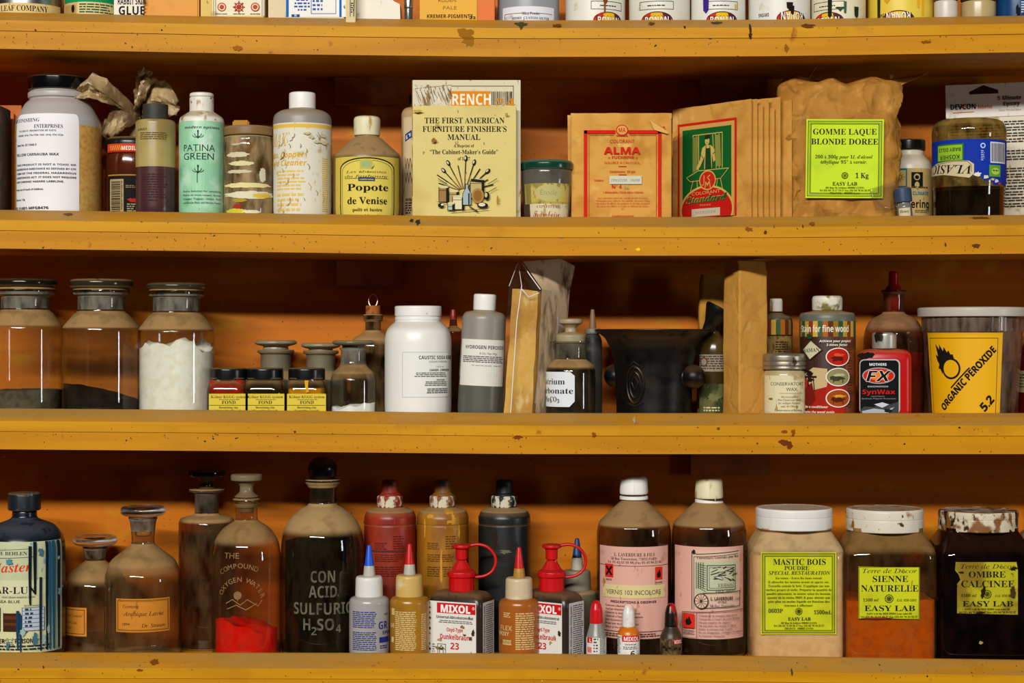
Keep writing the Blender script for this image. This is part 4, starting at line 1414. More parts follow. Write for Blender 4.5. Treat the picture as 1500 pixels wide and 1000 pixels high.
# little vial
t = T('glass_vial', 'tiny leaning glass vial with a blue-grey cap, in front of the teal-label jar', 'vial', 1, 1327, 11, ry=-.09)
t.loft('tube', [(10.5, 'b'), (11, 312), (11, 302), (9, 298), (9, 294)], [M('vial_silver', '#6a6a66', .15, layers=(('#3a3a3a', 40, .4, .7),))], r=2, keep=True)
t.loft('cap', [(12.6, 296), (12.8, 294), (12.8, 277), (11.6, 275), (9, 274.4)], [M('bluegrey_cap', '#2c3c58', .5, dust=.3)], r=1.5, ribs=(48, .3))
L = Label(t, t.round_map(1327), step=2, seed=19)
L.rect(1318, 304, 1336, 320, worn('#c8bc98', '#8a7c58', .6)).text('Honey', 1327, 311, 4, K, 'serif', w=13)
L.done()

# upside-down pickle jar
t = T('glass_jar', 'upside-down reused jar with dark residue and a torn blue label', 'jar', 1, 1419.5, 54)
RESID = glass('residue_glass', '#b89c5c', '#3a2a10', dust=.35, haze=.45, dustcol='#94783c', smear=('#b89c54', .52, .4))
t.loft('body', [(49, 'b', 1), (51, 312, 1), (51, 284, 0), (53, 262, 0), (53, 206, 0), (54, 196, 0), (52, 184, 0), (44, 177, 0), (20, 174.5, 0)], [RESID, glass('residue_foot_glass', '#a08050', '#2a1c0c', dust=.1, haze=.03)], r=8, keep=True)
t.powder(49.4, 281, M('dark_residue', '#120804', .15), amp=2, bot=2)
L = Label(t, t.round_map(1419.5), seed=20)
B = '#10309a'
jag = [(1338, 203), (1502, 203), (1502, 272), (1474, 268), (1462, 271), (1452, 262), (1444, 265), (1436, 258), (1424, 256), (1415, 252), (1400, 250), (1386, 252), (1338, 248)]
L.poly(jag, B)
L.rect(1366, 209, 1412, 235, '#2a6c1c').rect(1367.5, 211, 1410, 233, '#8cb82c').text('KOSHER', 1389, 225.5, 6.4, '#1c4010', 'bold', w=34, rot=math.pi).text('BABY DILLS', 1389, 215, 5.4, '#1c4010', 'bold', w=38, rot=math.pi)
L.poly([(1338, 242), (1366, 236), (1398, 234), (1420, 235), (1427, 240), (1427, 254), (1420, 260), (1400, 257), (1380, 254), (1338, 254)], '#c8b890').line([(1364, 238), (1398, 235), (1418, 236), (1423, 241), (1423, 251)], 1, '#7a6430').text('VLASIC', 1387, 240, 12.5, K, 'bi', w=72, rot=math.pi + .05)
L.rect(1452, 207, 1486, 238, '#d0d0d4').bars(1454, 209, 1484, 236, '#2a2a44', n=22).rect(1450, 241, 1472, 258, '#5c9c28').ell(1462, 250, 8, 5, '#a8c850').fine(1456, 248, 1468, 252, 1, '#2a5010', word=4, ragged=0)
L.ell(1440, 213, 4, 4, '#a8c0e8').ell(1440, 213, 2.2, 2.2, B).fine(1437, 220, 1443, 236, 6, '#a0b0e0', word=4)
for i, (x, y, r) in enumerate(((1464, 264, 4), (1470, 268, 3), (1456, 262, 3), (1445, 259, 4), (1432, 255, 5))):
    L.blob(x, y, r, r * .6, ('#d0d4e8', '#c8302c', '#e0c040', '#d8d4c0', '#d8d4c0')[i], seed=i)
L.done()

# epoxy card
t = T('blister_card', 'white carded glue pack with a painted hang hole, behind the upside-down jar', 'package', 1, 1462, 70, d=.165, rz=-.1, ry=-.03)
t.box('card', 1392, 122, 1540, 171, .003, worn('#d8d2c6', '#b0a488', .62), bev=.4)
t.box('carton', 1394, 171.5, 1540, 'b', .03, worn('#d2cab4', '#a89870', .6), yf=-.0015, bev=.8)
L = Label(t, t.flat_map(-.0019), 'printed_lettering', step=0, seed=21)
L.poly([(1427, 137), (1427, 133), (1447, 124), (1468, 132), (1468, 137)], '#3a1c0c')  # hang hole not cut: dark colour painted for the shaded depth behind it
L.text('DEVCON', 1417, 158.5, 8, K, 'bold', w=36).poly([(1413, 151), (1420, 151), (1416.5, 157)], '#c82418').text('home', 1449, 158.5, 6, '#c83c24', 'sans', w=20).line([(1402, 163), (1432, 162.5)], .9, '#c83c24')
L.text('5 Minute', 1484, 147, 6, '#3a3834', 'bold', w=34).text('Epoxy', 1487, 155.5, 6, '#3a3834', 'bold', w=23).text('Cinco Minutos Epoxi', 1484, 163, 3, '#a09a90', 'sans', w=32)
for i in range(15):
    y = 178 + i * 8.6
    if i in (4, 7):
        continue
    L.fine(1398, y, 1536, y + 7.4, 2, '#3a352c', word=9, ragged=.04)
L.done()

# ================================================================== THIRD SHELF
def reagent_jar(label, cx, hw, neck, lip, disc, ys, glassm, stopm, neckm, f=.036, d=None, group='large powder jars'):
    """ys: disc top, disc bottom, lip top, lip bottom, neck bottom, shoulder end"""
    t = T('reagent_jar', label, 'jar', 2, cx, hw, f, d, group=group)
    a, b, c, e, g, h = ys
    t.loft('body', [(hw - 2, 'b'), (hw, 592), (hw, h, 0), (neck + 6, g + 1.5, 0), (neck, g - 2, 1), (neck, e + 1, 1), (lip, e, 2), (lip, c, 2), (neck - 1, c - .2, 1), (neck - 4, c + 3, 1)], [glassm, neckm, glassm], r=5, keep=True, top=False)
    t.loft('stopper', [(neck - 5.5, g - 6), (neck - 3.6, c - .5), (neck - 3.6, b + .6), (disc - 3, b), (disc, b - 3), (disc, a + 3), (disc - 4, a)], [stopm], r=2.5)
    return t


t = reagent_jar('large stoppered jar with a little grey powder, at the left end of the third shelf', 37, 54, 34.5, 44, 46, (408.5, 420, 421, 432, 457, 478), CLEARHAZE, M('dark_disc_glass', '#16140e', .12, dust=.12), FROST)
t.powder(52.2, 570, powder_mat('grey_powder', '#5c5648', '#464034'), amp=2)
t = reagent_jar('large stoppered jar with black powder heaped to its left', 148.5, 56.5, 34, 41, 46, (409, 422, 422.6, 432, 459, 480), CLEARHAZE, M('dark_disc_glass2', '#2a2418', .15, dust=.5), FROST)
t.powder(54.6, 573, powder_mat('black_powder', '#0b0a0c', '#16141a', .8), slope=-.24, amp=2)
t = reagent_jar('large stoppered jar mostly full of white powder', 258.5, 55.5, 34, 40, 43.5, (414.5, 423.5, 423.8, 434, 461, 483), CLEARHAZE, M('green_disc_glass', '#2e3024', .1, dust=.2), FROST)
t.powder(53.6, 507, powder_mat('white_powder', '#fbfaf5', '#f0ecdc'), amp=17, seed=3)

for lab, cx, pw, pw2, px, lvl in (('small black-lidded pigment jar, red, leftmost of the three with yellow labels', 335, '#b01c0c', '#8e160a', 363, 557), ('small black-lidded pigment jar, black, middle of the three with yellow labels', 388.5, '#0d0c0c', '#1a1816', 0, 566), ('small black-lidded pigment jar, ochre yellow, rightmost of the three with yellow labels', 449.5, '#e09a10', '#e8b020', 0, 568)):
    t = T('pigment_jar', lab, 'jar', 2, cx, 29.5, group='small yellow-labelled pigment jars')
    t.loft('body', [(27, 'b'), (29.5, 600), (29.5, 572), (27, 561), (25, 556), (25, 553)], [glass('pigment_jar_glass', '#e4dac0', '#5a4a30', dust=.45, haze=.05)], hd=29, corner=14, r=5)
    t.powder(25.2, lvl, powder_mat('pigment' + pw.lstrip('#'), pw, pw2), amp=3, hd=25, seed=cx)
    t.loft('lid', [(26.5, 556), (27.2, 555.5), (27.2, 541), (26, 538.6)], [BLACKP], r=1.2, ribs=(48, .5), n=48)
    L = Label(t, t.flat_map(-29 * t.k - .0004), step=0, seed=int(cx))
    L.rect(cx - 29, 576.5, cx + 28, 604, worn('#d2bc3c', '#a8962c', .62))
    L.text('Kölner KGGG system', cx, 583, 3.8, K, 'serif', w=52).fine(cx - 14, 584.6, cx + 16, 586.2, 1, '#4a4424', ragged=0).text('FOND', cx, 591.5, 4.8, K, 'serif', w=20).line([(cx - 28, 593.4), (cx + 27, 593.4)], .7, '#3a3414')
    L.text('Burnishing clay', cx, 598, 2.9, '#2c2814', 'serif', w=28).text('(Vergolder Grund)', cx, 602.5, 2.8, '#2c2814', 'serif', w=36)
    L.done()
    if cx > 440:
        L = Label(t, t.flat_map(-29 * t.k - .0001), 'paint_drip', step=0)
        L.poly([(446, 557), (452, 557), (451, 566), (453, 574), (448, 575), (447, 566)], '#d89a14')
        L.done()

DUSTYJAR = M('dusty_jar_skin', '#6a624c', .55, dust=.7, layers=(('#565040', 30, .4, .7),))
for lab, cx, hw, nk, lp, dc, yy in (('dust-coated stoppered jar behind the black pigment jar', 404, 40, 22, 27, 31, (498, 505, 512, 517, 546, 556)), ('dust-coated stoppered jar behind the ochre pigment jar', 470, 38, 21, 26, 29, (502, 509, 513, 518, 546, 556))):
    t = T('reagent_jar', lab, 'jar', 2, cx, hw, d=.158, group='small dusty stoppered jars')
    a, b, c, e, g, h = yy
    t.loft('body', [(hw - 2, 'b'), (hw, 596), (hw, h), (nk + 4, g), (nk, g - 3), (nk, e + 1), (lp, e), (lp, c), (nk - 3, c)], [DUSTYJAR], r=3)
    t.loft('stopper', [(nk - 3, c + .2), (nk - 4, b + 2), (dc - 4, b), (dc, b - 2), (dc, a + 2), (dc - 4, a)], [SOLIDHAZE], r=1.6)

t = T('reagent_jar', 'small clear stoppered jar with a little white powder, by the white soda jar', 'jar', 2, 517.5, 33.5)
t.loft('body', [(32, 'b'), (33.5, 600), (33.5, 556), (30, 545), (24, 540), (20, 536, 1), (18, 530, 1), (18, 513, 1), (20, 511, 0), (20, 508.5, 0)], [CLEAR, FROST], r=3, top=False)
t.powder(32, 594, powder_mat('white_powder', '#fbfaf5', '#f0ecdc'), amp=7, seed=8, slope=.12)
t.loft('stopper', [(13, 534), (16.4, 510), (16.4, 505.5), (27, 505), (31, 502.5), (31, 500.5), (28, 498.2)], [M('pale_green_glass', '#5c6450', .15, dust=.5)], r=2)

t = T('corked_bottle', 'corked dusty bottle with a wire ring in its cork, behind the white soda jar', 'bottle', 2, 546.5, 33, d=.165)
t.loft('body', [(31, 'b'), (33, 600), (33, 506), (29, 495), (14, 487), (11.5, 484), (11.5, 470), (14.5, 469), (14.5, 460.5), (11, 460)], [glass('dusty_brown_bottle', '#8a6a40', '#2c2012', dust=1.0, haze=.4)], r=4, top=False)
t.loft('cork', [(8.6, 474), (10.8, 460), (10.8, 447.5)], [M('cork', '#9c5a1c', .85, layers=(('#6e3810', 140, .45, .65), ('#c08040', 90, .6, .75)))], r=.8)
z0 = t.zloc(440)
t.tube('wire_ring', [(t.k * 6.5 * math.cos(a), t.k * 2 * math.sin(a), z0 + t.k * 9.5 * math.sin(a)) for a in [i * math.pi / 10 for i in range(20)]], .0009, M('wire', '#c8a078', .35, .6), closed=True, n=6)

# caustic soda
t = T('plastic_jar', 'big plain white jar with a printed white label and white screw lid', 'jar', 2, 612.5, 49)
t.loft('body', [(47, 'b'), (49, 598), (49, 496), (46, 482), (36, 473), (33.5, 471), (33.5, 466)], [M('white_jar', '#e2e1da', .35, layers=(('#c8b884', 28, .62, .8),), dust=.25)], r=8, keep=True)
t.loft('lid', [(33.5, 469), (34, 468.5), (34, 464.5), (33, 464), (33, 463.4), (34.3, 463), (34.3, 449.5), (32.5, 448)], [M('white_lid', '#e6e5e0', .35, layers=(('#a89a74', 80, .64, .74),), dust=.2)], r=.8)
L = Label(t, t.round_map(630), seed=22)
L.rect(588, 515.5, 668, 582, '#a8aaa4').rect(588.7, 516.2, 667.4, 581.4, '#e0e0da')
L.text('CAUSTIC SODA BEADS', 613, 526, 5.2, '#1e1e1e', 'bold', 'L', w=66)
L.text('(SODIUM HYDROXIDE)', 645, 531, 2.6, '#5a5a58', 'sans', w=34).text('16 fl oz', 647, 538, 2.4, '#7a7a78', 'sans', w=14).text('DANGER - CORROSIVE', 629, 543.5, 3.2, '#1e1e1e', 'bold', 'L', w=38)
L.fine(603, 545.5, 664, 553, 3, '#55554f', word=6, al='C', ragged=.2).text('EXPOSURE', 648, 557.5, 2.2, '#44443f', 'bold').fine(618, 558.6, 664, 566, 3, '#55554f', word=6, al='C', ragged=.3).fine(624, 569, 664, 577, 3, '#3c3c38', word=6, al='C', ragged=.2)
L.done()

t = T('dropper_bottle', 'small brown bottle with a red pointed cap, behind the two white-labelled containers', 'bottle', 2, 664, 14, d=.15)
t.loft('body', [(13.5, 'b'), (14, 600), (14, 486), (12, 482), (6, 478), (5, 466)], [BROWNGL], r=2)
t.loft('cap', [(5.4, 467), (5.2, 462), (3.8, 453)], [M('red_cap', '#7c1408', .4)], r=.6)

# hydrogen peroxide
t = T('plastic_bottle', 'leaning frosted grey bottle with a white label and white cap', 'bottle', 2, 702.5, 32.5, ry=.045)
t.loft('body', [(31, 'b', 1), (33, 600, 1), (33, 554, 0), (32, 464, 0), (28, 457.5), (16, 455), (15.5, 452)], [M('frost_grey', '#8a857a', .35, dust=.5, sss=.1), M('frost_grey_liquid', '#56554e', .3)], r=4, keep=True)
t.loft('cap', [(16.5, 454.5), (16.8, 433), (15.6, 430.5)], [WHITE], r=1.5, ribs=(60, .3))
L = Label(t, t.round_map(702.5), seed=23)
L.rect(662, 497, 743, 565, worn('#dad8cc', '#b0a684', .66)).text('HYDROGEN PEROXIDE', 674, 511, 5.2, '#1c1c1c', 'bold', 'L', w=66).text('8 Oz. Net Wgt.', 712, 519, 3.2, '#3c3c3a', 'sans', w=28)
L.fine(669, 521.5, 740, 532, 4, '#44443e', word=7, ragged=.06).text('For external use only   rinse well', 710, 536, 2, '#5c5c56', 'sans', w=46)
L.done()

# wax slab in film
t = T('wax_block', 'tall slab of yellow wax wrapped in clear film, leaning back', 'block', 2, 771, 30, d=.075)
WAX = M('yellow_wax', '#e6b654', .45, layers=(('#c08828', (14, 14, 14), .4, .7), ('#e4c884', (70, 30, 30), .56, .72), ('#e8dcb8', 110, .68, .74)), sss=.15, bump=(30, .5))


def slab(t, name, pts, mat, n=10, amp=0.0, seed=0, parent=None, smooth=30):
    """eight local corners: bottom (fl, fr, br, bl) then top"""
    bm = bmesh.new()
    Q = [Vector(p) for p in pts]
    def pt(u, v, w):
        a = (Q[0] * (1 - u) + Q[1] * u) * (1 - v) + (Q[3] * (1 - u) + Q[2] * u) * v
        b = (Q[4] * (1 - u) + Q[5] * u) * (1 - v) + (Q[7] * (1 - u) + Q[6] * u) * v
        return a * (1 - w) + b * w
    cache = {}
    def V(i, j, l):
        key = (i, j, l)
        if key not in cache:
            p = pt(i / n, j / n, l / n)
            d = Vector((noise.noise(p * 60 + Vector((seed, 0, 0))), noise.noise(p * 60 + Vector((0, seed, 9))), noise.noise(p * 60 + Vector((4, 0, seed))))) * amp
            if l == 0:
                d.z = 0
            cache[key] = bm.verts.new(p + d)
        return cache[key]
    for a in range(n):
        for b in range(n):
            bm.faces.new((V(a, 0, b), V(a + 1, 0, b), V(a + 1, 0, b + 1), V(a, 0, b + 1)))
            bm.faces.new((V(a, n, b), V(a, n, b + 1), V(a + 1, n, b + 1), V(a + 1, n, b)))
            bm.faces.new((V(0, a, b), V(0, a, b + 1), V(0, a + 1, b + 1), V(0, a + 1, b)))
            bm.faces.new((V(n, a, b), V(n, a + 1, b), V(n, a + 1, b + 1), V(n, a, b + 1)))
            bm.faces.new((V(a, b, 0), V(a, b + 1, 0), V(a + 1, b + 1, 0), V(a + 1, b, 0)))
            bm.faces.new((V(a, b, n), V(a + 1, b, n), V(a + 1, b + 1, n), V(a, b + 1, n)))
    bmesh.ops.recalc_face_normals(bm, faces=bm.faces)
    return link(name, bm, mat, parent or t.o, smooth)


P = lambda px, py, dy=0.0: (t.lx(px), dy, t.lz(py))
YF, YK = -.034, .05
slab(t, 'wax', [P(737, 'b', YF), P(778, 'b', YF + .004), P(817, 'b', YK), P(776, 'b', YK), P(751, 424, YF + .004), P(788, 427, YF + .008), P(828, 432, YK), P(788, 430, YK)], WAX, amp=.0016, seed=2)
# film: front, right side, gathered top
def film(name, quads, seed=0, amp=.0015, mat=FILM, n=10):
    bm = bmesh.new()
    for qd in quads:
        A, B, C, D = [Vector(p) for p in qd]
        g = []
        for i in range(n + 1):
            r_ = []
            for j in range(n + 1):
                u, v = i / n, j / n
                p = A * (1 - u) * (1 - v) + B * u * (1 - v) + C * u * v + D * (1 - u) * v
                w = min(u, 1 - u, v, 1 - v) * 4
                d = (1 - 2 * abs(noise.noise(p * 38 + Vector((seed, 0, 0))))) * amp * min(1, w)
                r_.append(bm.verts.new(p + Vector((d, -d, 0))))
            g.append(r_)
        for i in range(n):
            for j in range(n):
                bm.faces.new((g[i][j], g[i + 1][j], g[i + 1][j + 1], g[i][j + 1]))
    bmesh.ops.remove_doubles(bm, verts=bm.verts, dist=.0003)
    return link(name, bm, mat, t.o, 25)


yf2 = YF - .004
FILMD = glass('dusty_film', '#e8dcc4', '#c4ac84', dust=.3, haze=1.6, dustcol='#dcc09a', rough=.12)
film('clear_wrap', [[P(731, 'b', yf2), P(782, 'b', yf2), P(792, 424, yf2 + .004), P(746, 420, yf2)],
                    [P(746, 420, yf2), P(792, 424, yf2 + .004), P(766, 384, -.005), P(760, 382, -.012)]], seed=3)
film('clear_wrap', [[P(783, 'b', yf2), P(822, 'b', YK + .003), P(836, 430, YK + .003), P(793, 424, yf2 + .004)],
                    [P(793, 424, yf2 + .004), P(836, 430, YK + .003), P(818, 378, .02), P(766, 383, -.005)],
                    [P(816, 379, .02), P(836, 428, YK), P(844, 388, .045), P(822, 377, .03)]], seed=6, mat=FILMD)['label'] = 'dusty folded side of the film'
for pts in ([P(746, 420, yf2 - .001), P(759, 384, -.013), P(764, 420, yf2 - .002)], [P(764, 385, -.012), P(776, 404, -.028), P(791, 425, yf2 + .002)], [P(764, 420, yf2 - .002), P(757, 470, yf2 - .002), P(748, 604, yf2 - .002)], [P(764, 424, yf2 - .001), P(774, 436, yf2 - .001), P(789, 430, yf2)]):
    t.tube('film_fold', pts, .0007, M('film_shine', '#e8e4dc', .15), n=6)
L = Label(t, lambda u, v, o: Vector((t.lx(788 + (u - 800) * 1.0 + (604 - v) * .05), yf2 + .02 + (u - 800) * .0016 - o, t.zloc(v))), 'paper_strip', step=0, seed=24)
L.poly([(801, 461), (824, 464), (822, 590), (792, 590)], '#d4d2d4').text('BEESWAX', 808, 560, 6, '#1c1c1c', 'serif', rot=-1.45, w=60) if False else L.poly([(801, 461), (824, 464), (822, 590), (794, 590)], '#d4d2d4').text('CARNAUBA', 813, 528, 5.5, '#2c2c2c', 'serif', rot=-1.48, w=58)
L.done()

# sodium carbonate bottle
t = T('apothecary_bottle', 'dusty stoppered bottle with an eight-sided white chemical label', 'bottle', 2, 836, 36.5, f=.036)
t.loft('body', [(35, 'b'), (36.5, 600), (36.5, 544), (34, 535), (27, 529), (23.5, 527, 1), (23, 523, 1), (23, 503, 1), (26.5, 502, 0), (26.5, 499.5, 0)], [glass('sodium_glass', '#b8bcb4', '#3c3c34', dust=1.0, haze=.1), glass('greyneck', '#8c8a7e', '#4a483c', dust=.5, haze=.5, dustcol='#7a7460')], r=4, keep=True, top=False)
t.powder(34.6, 541, powder_mat('dark_grey_powder', '#1c2020', '#262a2a', .6), amp=2)
t.loft('stopper', [(19, 520), (21.5, 499), (22, 491), (18, 488.5), (8.5, 486), (8, 480), (12, 476), (17.6, 473.5), (17.6, 468), (15, 466.6)], [M('dusty_stopper', '#9c8e70', .4, dust=.6)], r=1.6)
L = Label(t, t.round_map(821), seed=25)
oc = [(785, 543.5), (836, 543.5), (843.5, 550), (843.5, 588), (835, 597), (785, 597)]
L.poly(oc, '#16181a').poly([(785, 544.6), (835.6, 544.6), (842.4, 550.4), (842.4, 587.6), (834.6, 595.9), (785, 595.9)], '#d8dce0')
L.text('Natrium', 828, 563, 8.4, '#101214', 'serif', 'R', w=52).text('carbonate', 840, 576.5, 8.4, '#101214', 'serif', 'R', w=66).text('Na', 800, 588.5, 7.4, '#101214', 'serif', 'R').text('2', 805, 590, 4.4, '#101214', 'serif', 'R').text('CO', 815, 588.5, 7.4, '#101214', 'serif', 'R', w=13).text('3', 819.5, 590, 5.4, '#101214', 'serif', 'R')
L.done()

t = T('glue_bottle', 'grey glue bottle with a tan nozzle, between the chemical bottle and mortar', 'bottle', 2, 868, 14, d=.152)
t.loft('body', [(13.5, 'b'), (14, 600), (14, 500), (12, 493), (8, 488)], [M('grey_glue', '#3c3c38', .5)], r=2)
t.loft('collar', [(11, 489), (11.5, 487), (11, 481)], [M('grey_collar', '#6c685c', .5, dust=.5)], r=1)
t.loft('nozzle', [(5.5, 481), (5, 474), (3, 456), (2.6, 453)], [M('tan_nozzle', '#7a5c3c', .5)], r=.5)

# mortar and pestle
IRON = M('dark_bronze', '#1f1d1b', .38, .65, layers=(('#34261a', 25, .5, .75), ('#100f10', 50, .45, .7)), dust=.35, spec=.6)
t = T('mortar', 'big black bronze mortar with flared rim, round side knobs and a cast crest', 'mortar', 2, 958, 87, d=.119)
t.loft('bowl', [(54, 'b'), (55, 602), (55, 590), (56, 560), (59, 530), (63, 512), (72, 494), (84, 486), (87, 484.5), (87, 482), (84, 482), (70, 491), (58, 514), (50, 545), (40, 575), (0, 580)], [IRON], n=72, r=5, keep=False, top=False)
t.prof = [(0, 55.5 * t.k), (t.zloc(590), 55.5 * t.k), (t.zloc(560), 56.5 * t.k), (t.zloc(530), 59.5 * t.k), (t.zloc(512), 63.5 * t.k)]
for sg, nm in ((1, 'knob'), (-1, 'knob')):
    ang = math.radians(24 if sg > 0 else 172)
    bm = bmesh.new()
    bmesh.ops.create_uvsphere(bm, u_segments=28, v_segments=18, radius=17.5 * t.k)
    zc = t.zloc(551)
    for v in bm.verts:
        v.co = v.co * 1.0 + Vector((sg * 66 * t.k * math.cos(math.radians(35)), -66 * t.k * math.sin(math.radians(35)) * (1 if sg > 0 else -1.0), zc))
    ob = link(nm, bm, IRON, t.o, 60)
    dx, dy = sg * math.cos(math.radians(35)), -math.sin(math.radians(35)) * (1 if sg > 0 else -1.0)
    t.tube('knob_stem', [(dx * 48 * t.k, dy * 48 * t.k, zc), (dx * 56 * t.k, dy * 56 * t.k, zc), (dx * 66 * t.k, dy * 66 * t.k, zc)], [19 * t.k, 15 * t.k, 11 * t.k], IRON, n=20)
# crest in relief
f_ = t.round_map(930)
for i, (rx, ry, rr) in enumerate(((16, 27, 1.4), (10, 19, 1.1))):
    pts = [f_(927 + rx * math.cos(a), 564 + ry * math.sin(a), .0004) for a in [j * math.pi / 16 for j in range(32)]]
    t.tube('crest_ring', pts, rr * t.k, IRON, n=6, closed=True)
for pts in ([(919, 536), (927, 530), (936, 536), (927, 540)], [(921, 560), (927, 552), (933, 560), (927, 572), (921, 560)], [(912, 592), (927, 596), (942, 590)]):
    t.tube('crest_scroll', [f_(u, v, .0004) for u, v in pts], 1.2 * t.k, IRON, n=6)

t = T('pestle', 'black flared pestle leaning out of the bronze mortar', 'pestle', 2, 1020, 20, d=.119)
A, B = Vector(P(986, 566, 0)) if False else Vector((t.lx(990), .0, t.zloc(563))), Vector((t.lx(1056), -.004, t.zloc(449)))
ax = (B - A)
bm = bmesh.new()
prof = [(0, 0), (.02, 12), (.10, 13), (.2, 9), (.5, 6.2), (.66, 7), (.78, 10.5), (.88, 17), (.94, 21), (.975, 21.5), (.985, 19), (.99, 0)]
rot = Vector((0, 0, 1)).rotation_difference(ax.normalized()).to_matrix()
rings = []
for f, r_ in prof:
    if r_ == 0:
        rings.append([bm.verts.new(A + ax * f)])
    else:
        rings.append([bm.verts.new(A + ax * f + rot @ Vector((r_ * t.k * math.cos(a), r_ * t.k * math.sin(a), 0))) for a in [i * math.pi / 16 for i in range(32)]])
for a, b in zip(rings, rings[1:]):
    for i in range(32):
        j = (i + 1) % 32
        if len(a) == 1:
            bm.faces.new((a[0], b[j], b[i]))
        elif len(b) == 1:
            bm.faces.new((a[i], a[j], b[0]))
        else:
            bm.faces.new((a[i], a[j], b[j], b[i]))
bmesh.ops.recalc_face_normals(bm, faces=bm.faces)
link('shaft', bm, IRON, t.o, 50)

# things behind the tall kraft bag
t = T('paper_bag', 'ochre paper bag at the back, left of the tall narrow bag', 'paper bag', 2, 1048, 27, d=.166)
crumple(t, 'sack', 27, 11, 402, M('ochre_paper', '#b07c22', .8, layers=(('#98681a', 24, .4, .75),), bump=(90, .2)), amp=2, seed=9, corner=6, levels=16, n=48, prof=((0, 1, 1), (.8, .92, 1), (1, .82, .4)))
t = T('oil_bottle', 'dark olive bottle with a pale printed band and green label, behind mortar knob', 'bottle', 2, 1046, 22, d=.121)
t.loft('body', [(21, 'b'), (22, 600), (22, 512), (19, 498), (9, 490), (8, 484)], [M('olive_glass', '#3a2a10', .2, layers=(('#54401c', 25, .45, .7),))], r=6, keep=True)
t.loft('cap', [(9, 485), (9, 476)], [BLACKP], r=1)
L = Label(t, t.round_map(1040), seed=26)
L.rect(1018, 519, 1072, 544, worn('#8c8670', '#5a5038', .55)).fine(1020, 521, 1066, 542, 6, '#4c2c24', word=5, ragged=.05).ell(1030, 530, 7, 7, '#6a3428').ell(1030, 530, 5, 5, '#8c8670')
L.rect(1018, 562, 1072, 606, worn('#5c5c34', '#34381c', .5)).blob(1046, 582, 10, 5, '#6c6c44', seed=2).fine(1030, 596, 1058, 604, 2, '#c8c090', word=6)
L.done()

# tall narrow kraft bag
t = T('paper_bag', 'tall narrow folded-top brown paper bag standing right of the pestle', 'paper bag', 2, 1092, 29, d=.076, rz=.52)
KB = M('kraft_light', '#c08a3c', .8, layers=(('#a8722a', (18, 18, 10), .4, .72), ('#d4a458', 40, .6, .78)), spec=.15, bump=(70, .4), crease=(20, '#94641e', .22))
crumple(t, 'sack', 25.5, 20, 398, KB, amp=2.2, seed=12, corner=2, levels=30, n=64, freq=20, prof=((0, 1.04, 1.02), (.5, 1, 1), (1, .98, .98)))
crumple(t, 'folded_top', 26, 20.5, 383, KB, amp=1.0, seed=14, corner=2, levels=5, n=48, freq=20, z0=402, prof=((0, .99, .99), (1, .98, .72)))
P = lambda px, py, dy=0.0: (t.lx(px), dy, t.lz(py))
sheet(t, 'flap', [P(1080, 384, -.012), P(1120, 384, -.012), P(1132, 380, -.02), P(1090, 381, -.026)], KB, seed=1, amp=.001)

# wood stain bottles
SC_ = ('#8a6a24', '#2c4a34', '#b08a30', '#7c3418', '#c8a040', '#3c5c3c', '#a85c1c', '#5c2c14')


def stripes(L, x0, x1, y0, y1, n=11, off=0):
    w = (x1 - x0) / n
    L.layer += 1
    for i in range(n):
        L.rect(x0 + i * w, y0, x0 + (i + 1) * w, y1, SC_[(i + off) % len(SC_)], False)


t = T('stain_bottle', 'small stain bottle with a white cap, tucked behind the tall bag and wax jar', 'bottle', 2, 1137, 24, d=.142)
t.loft('body', [(23, 'b'), (24, 600), (24, 472), (22, 464), (11, 460), (9, 458)], [M('stain_plastic', '#4a4a3c', .4, dust=.4)], r=3, keep=True)
t.loft('cap', [(9.5, 456.5), (9.5, 440), (8.4, 437)], [WHITEDIRTY], r=1.2, ribs=(48, .3))
L = Label(t, t.round_map(1140), seed=27)
L.rect(1110, 468, 1170, 605, '#2c2012')
stripes(L, 1116, 1164, 468, 490, 7, 2)
L.rect(1110, 492, 1170, 540, worn('#8a6c38', '#5c4420', .5)).fine(1136, 500, 1158, 528, 8, '#2c2010', word=5, ragged=.1)
L.done()
t = T('wax_jar', 'cream labelled wax jar with a tarnished metal screw lid, front of the stain bottles', 'jar', 2, 1149.5, 31.5)
t.loft('body', [(29, 'b'), (31, 602), (31, 548), (29, 543), (27, 541), (27, 536)], [M('wax_jar_glass', '#bcae88', .2, layers=(('#a4946a', 30, .45, .7),))], r=3, keep=True)
t.loft('lid', [(31.5, 541), (32.3, 540), (32.3, 536.8), (31, 536), (32.3, 535), (32.3, 530), (31, 529), (32.3, 528), (32.3, 521), (30.5, 518), (26, 517.3)], [M('tarnished_lid', '#a8a090', .35, .8, layers=(('#4c3c28', 70, .6, .68),), dust=.5)], r=.8)
L = Label(t, t.round_map(1149.5), seed=28)
L.rect(1112, 550, 1187, 606, worn('#d6cca4', '#a8884c', .58)).text('CONSERVATOR\u2019S', 1154, 564.5, 4.8, K, 'sans', w=53).text('WAX', 1160, 572.5, 4.8, K, 'sans', w=17).line([(1142, 576), (1178, 576)], .5, '#4a4434')
for i, s_ in enumerate(('Microcrystalline', 'Wax Cleaner and Polish', 'for Antique Furniture', 'and Art Objects')):
    L.text(s_, 1157, 582.5 + i * 4.6, 2.9, '#2c2820', 'ital', w=(26, 35, 34, 26)[i])
L.text('Conservators of Buildings', 1156, 602, 2.6, '#2c2820', 'sans', w=42).blob(1128, 584, 4, 1.6, '#7c6434', seed=1)
L.done()
t = T('stain_can', 'cylindrical wood stain bottle with striped band and three oval pictures', 'bottle', 2, 1212, 41)
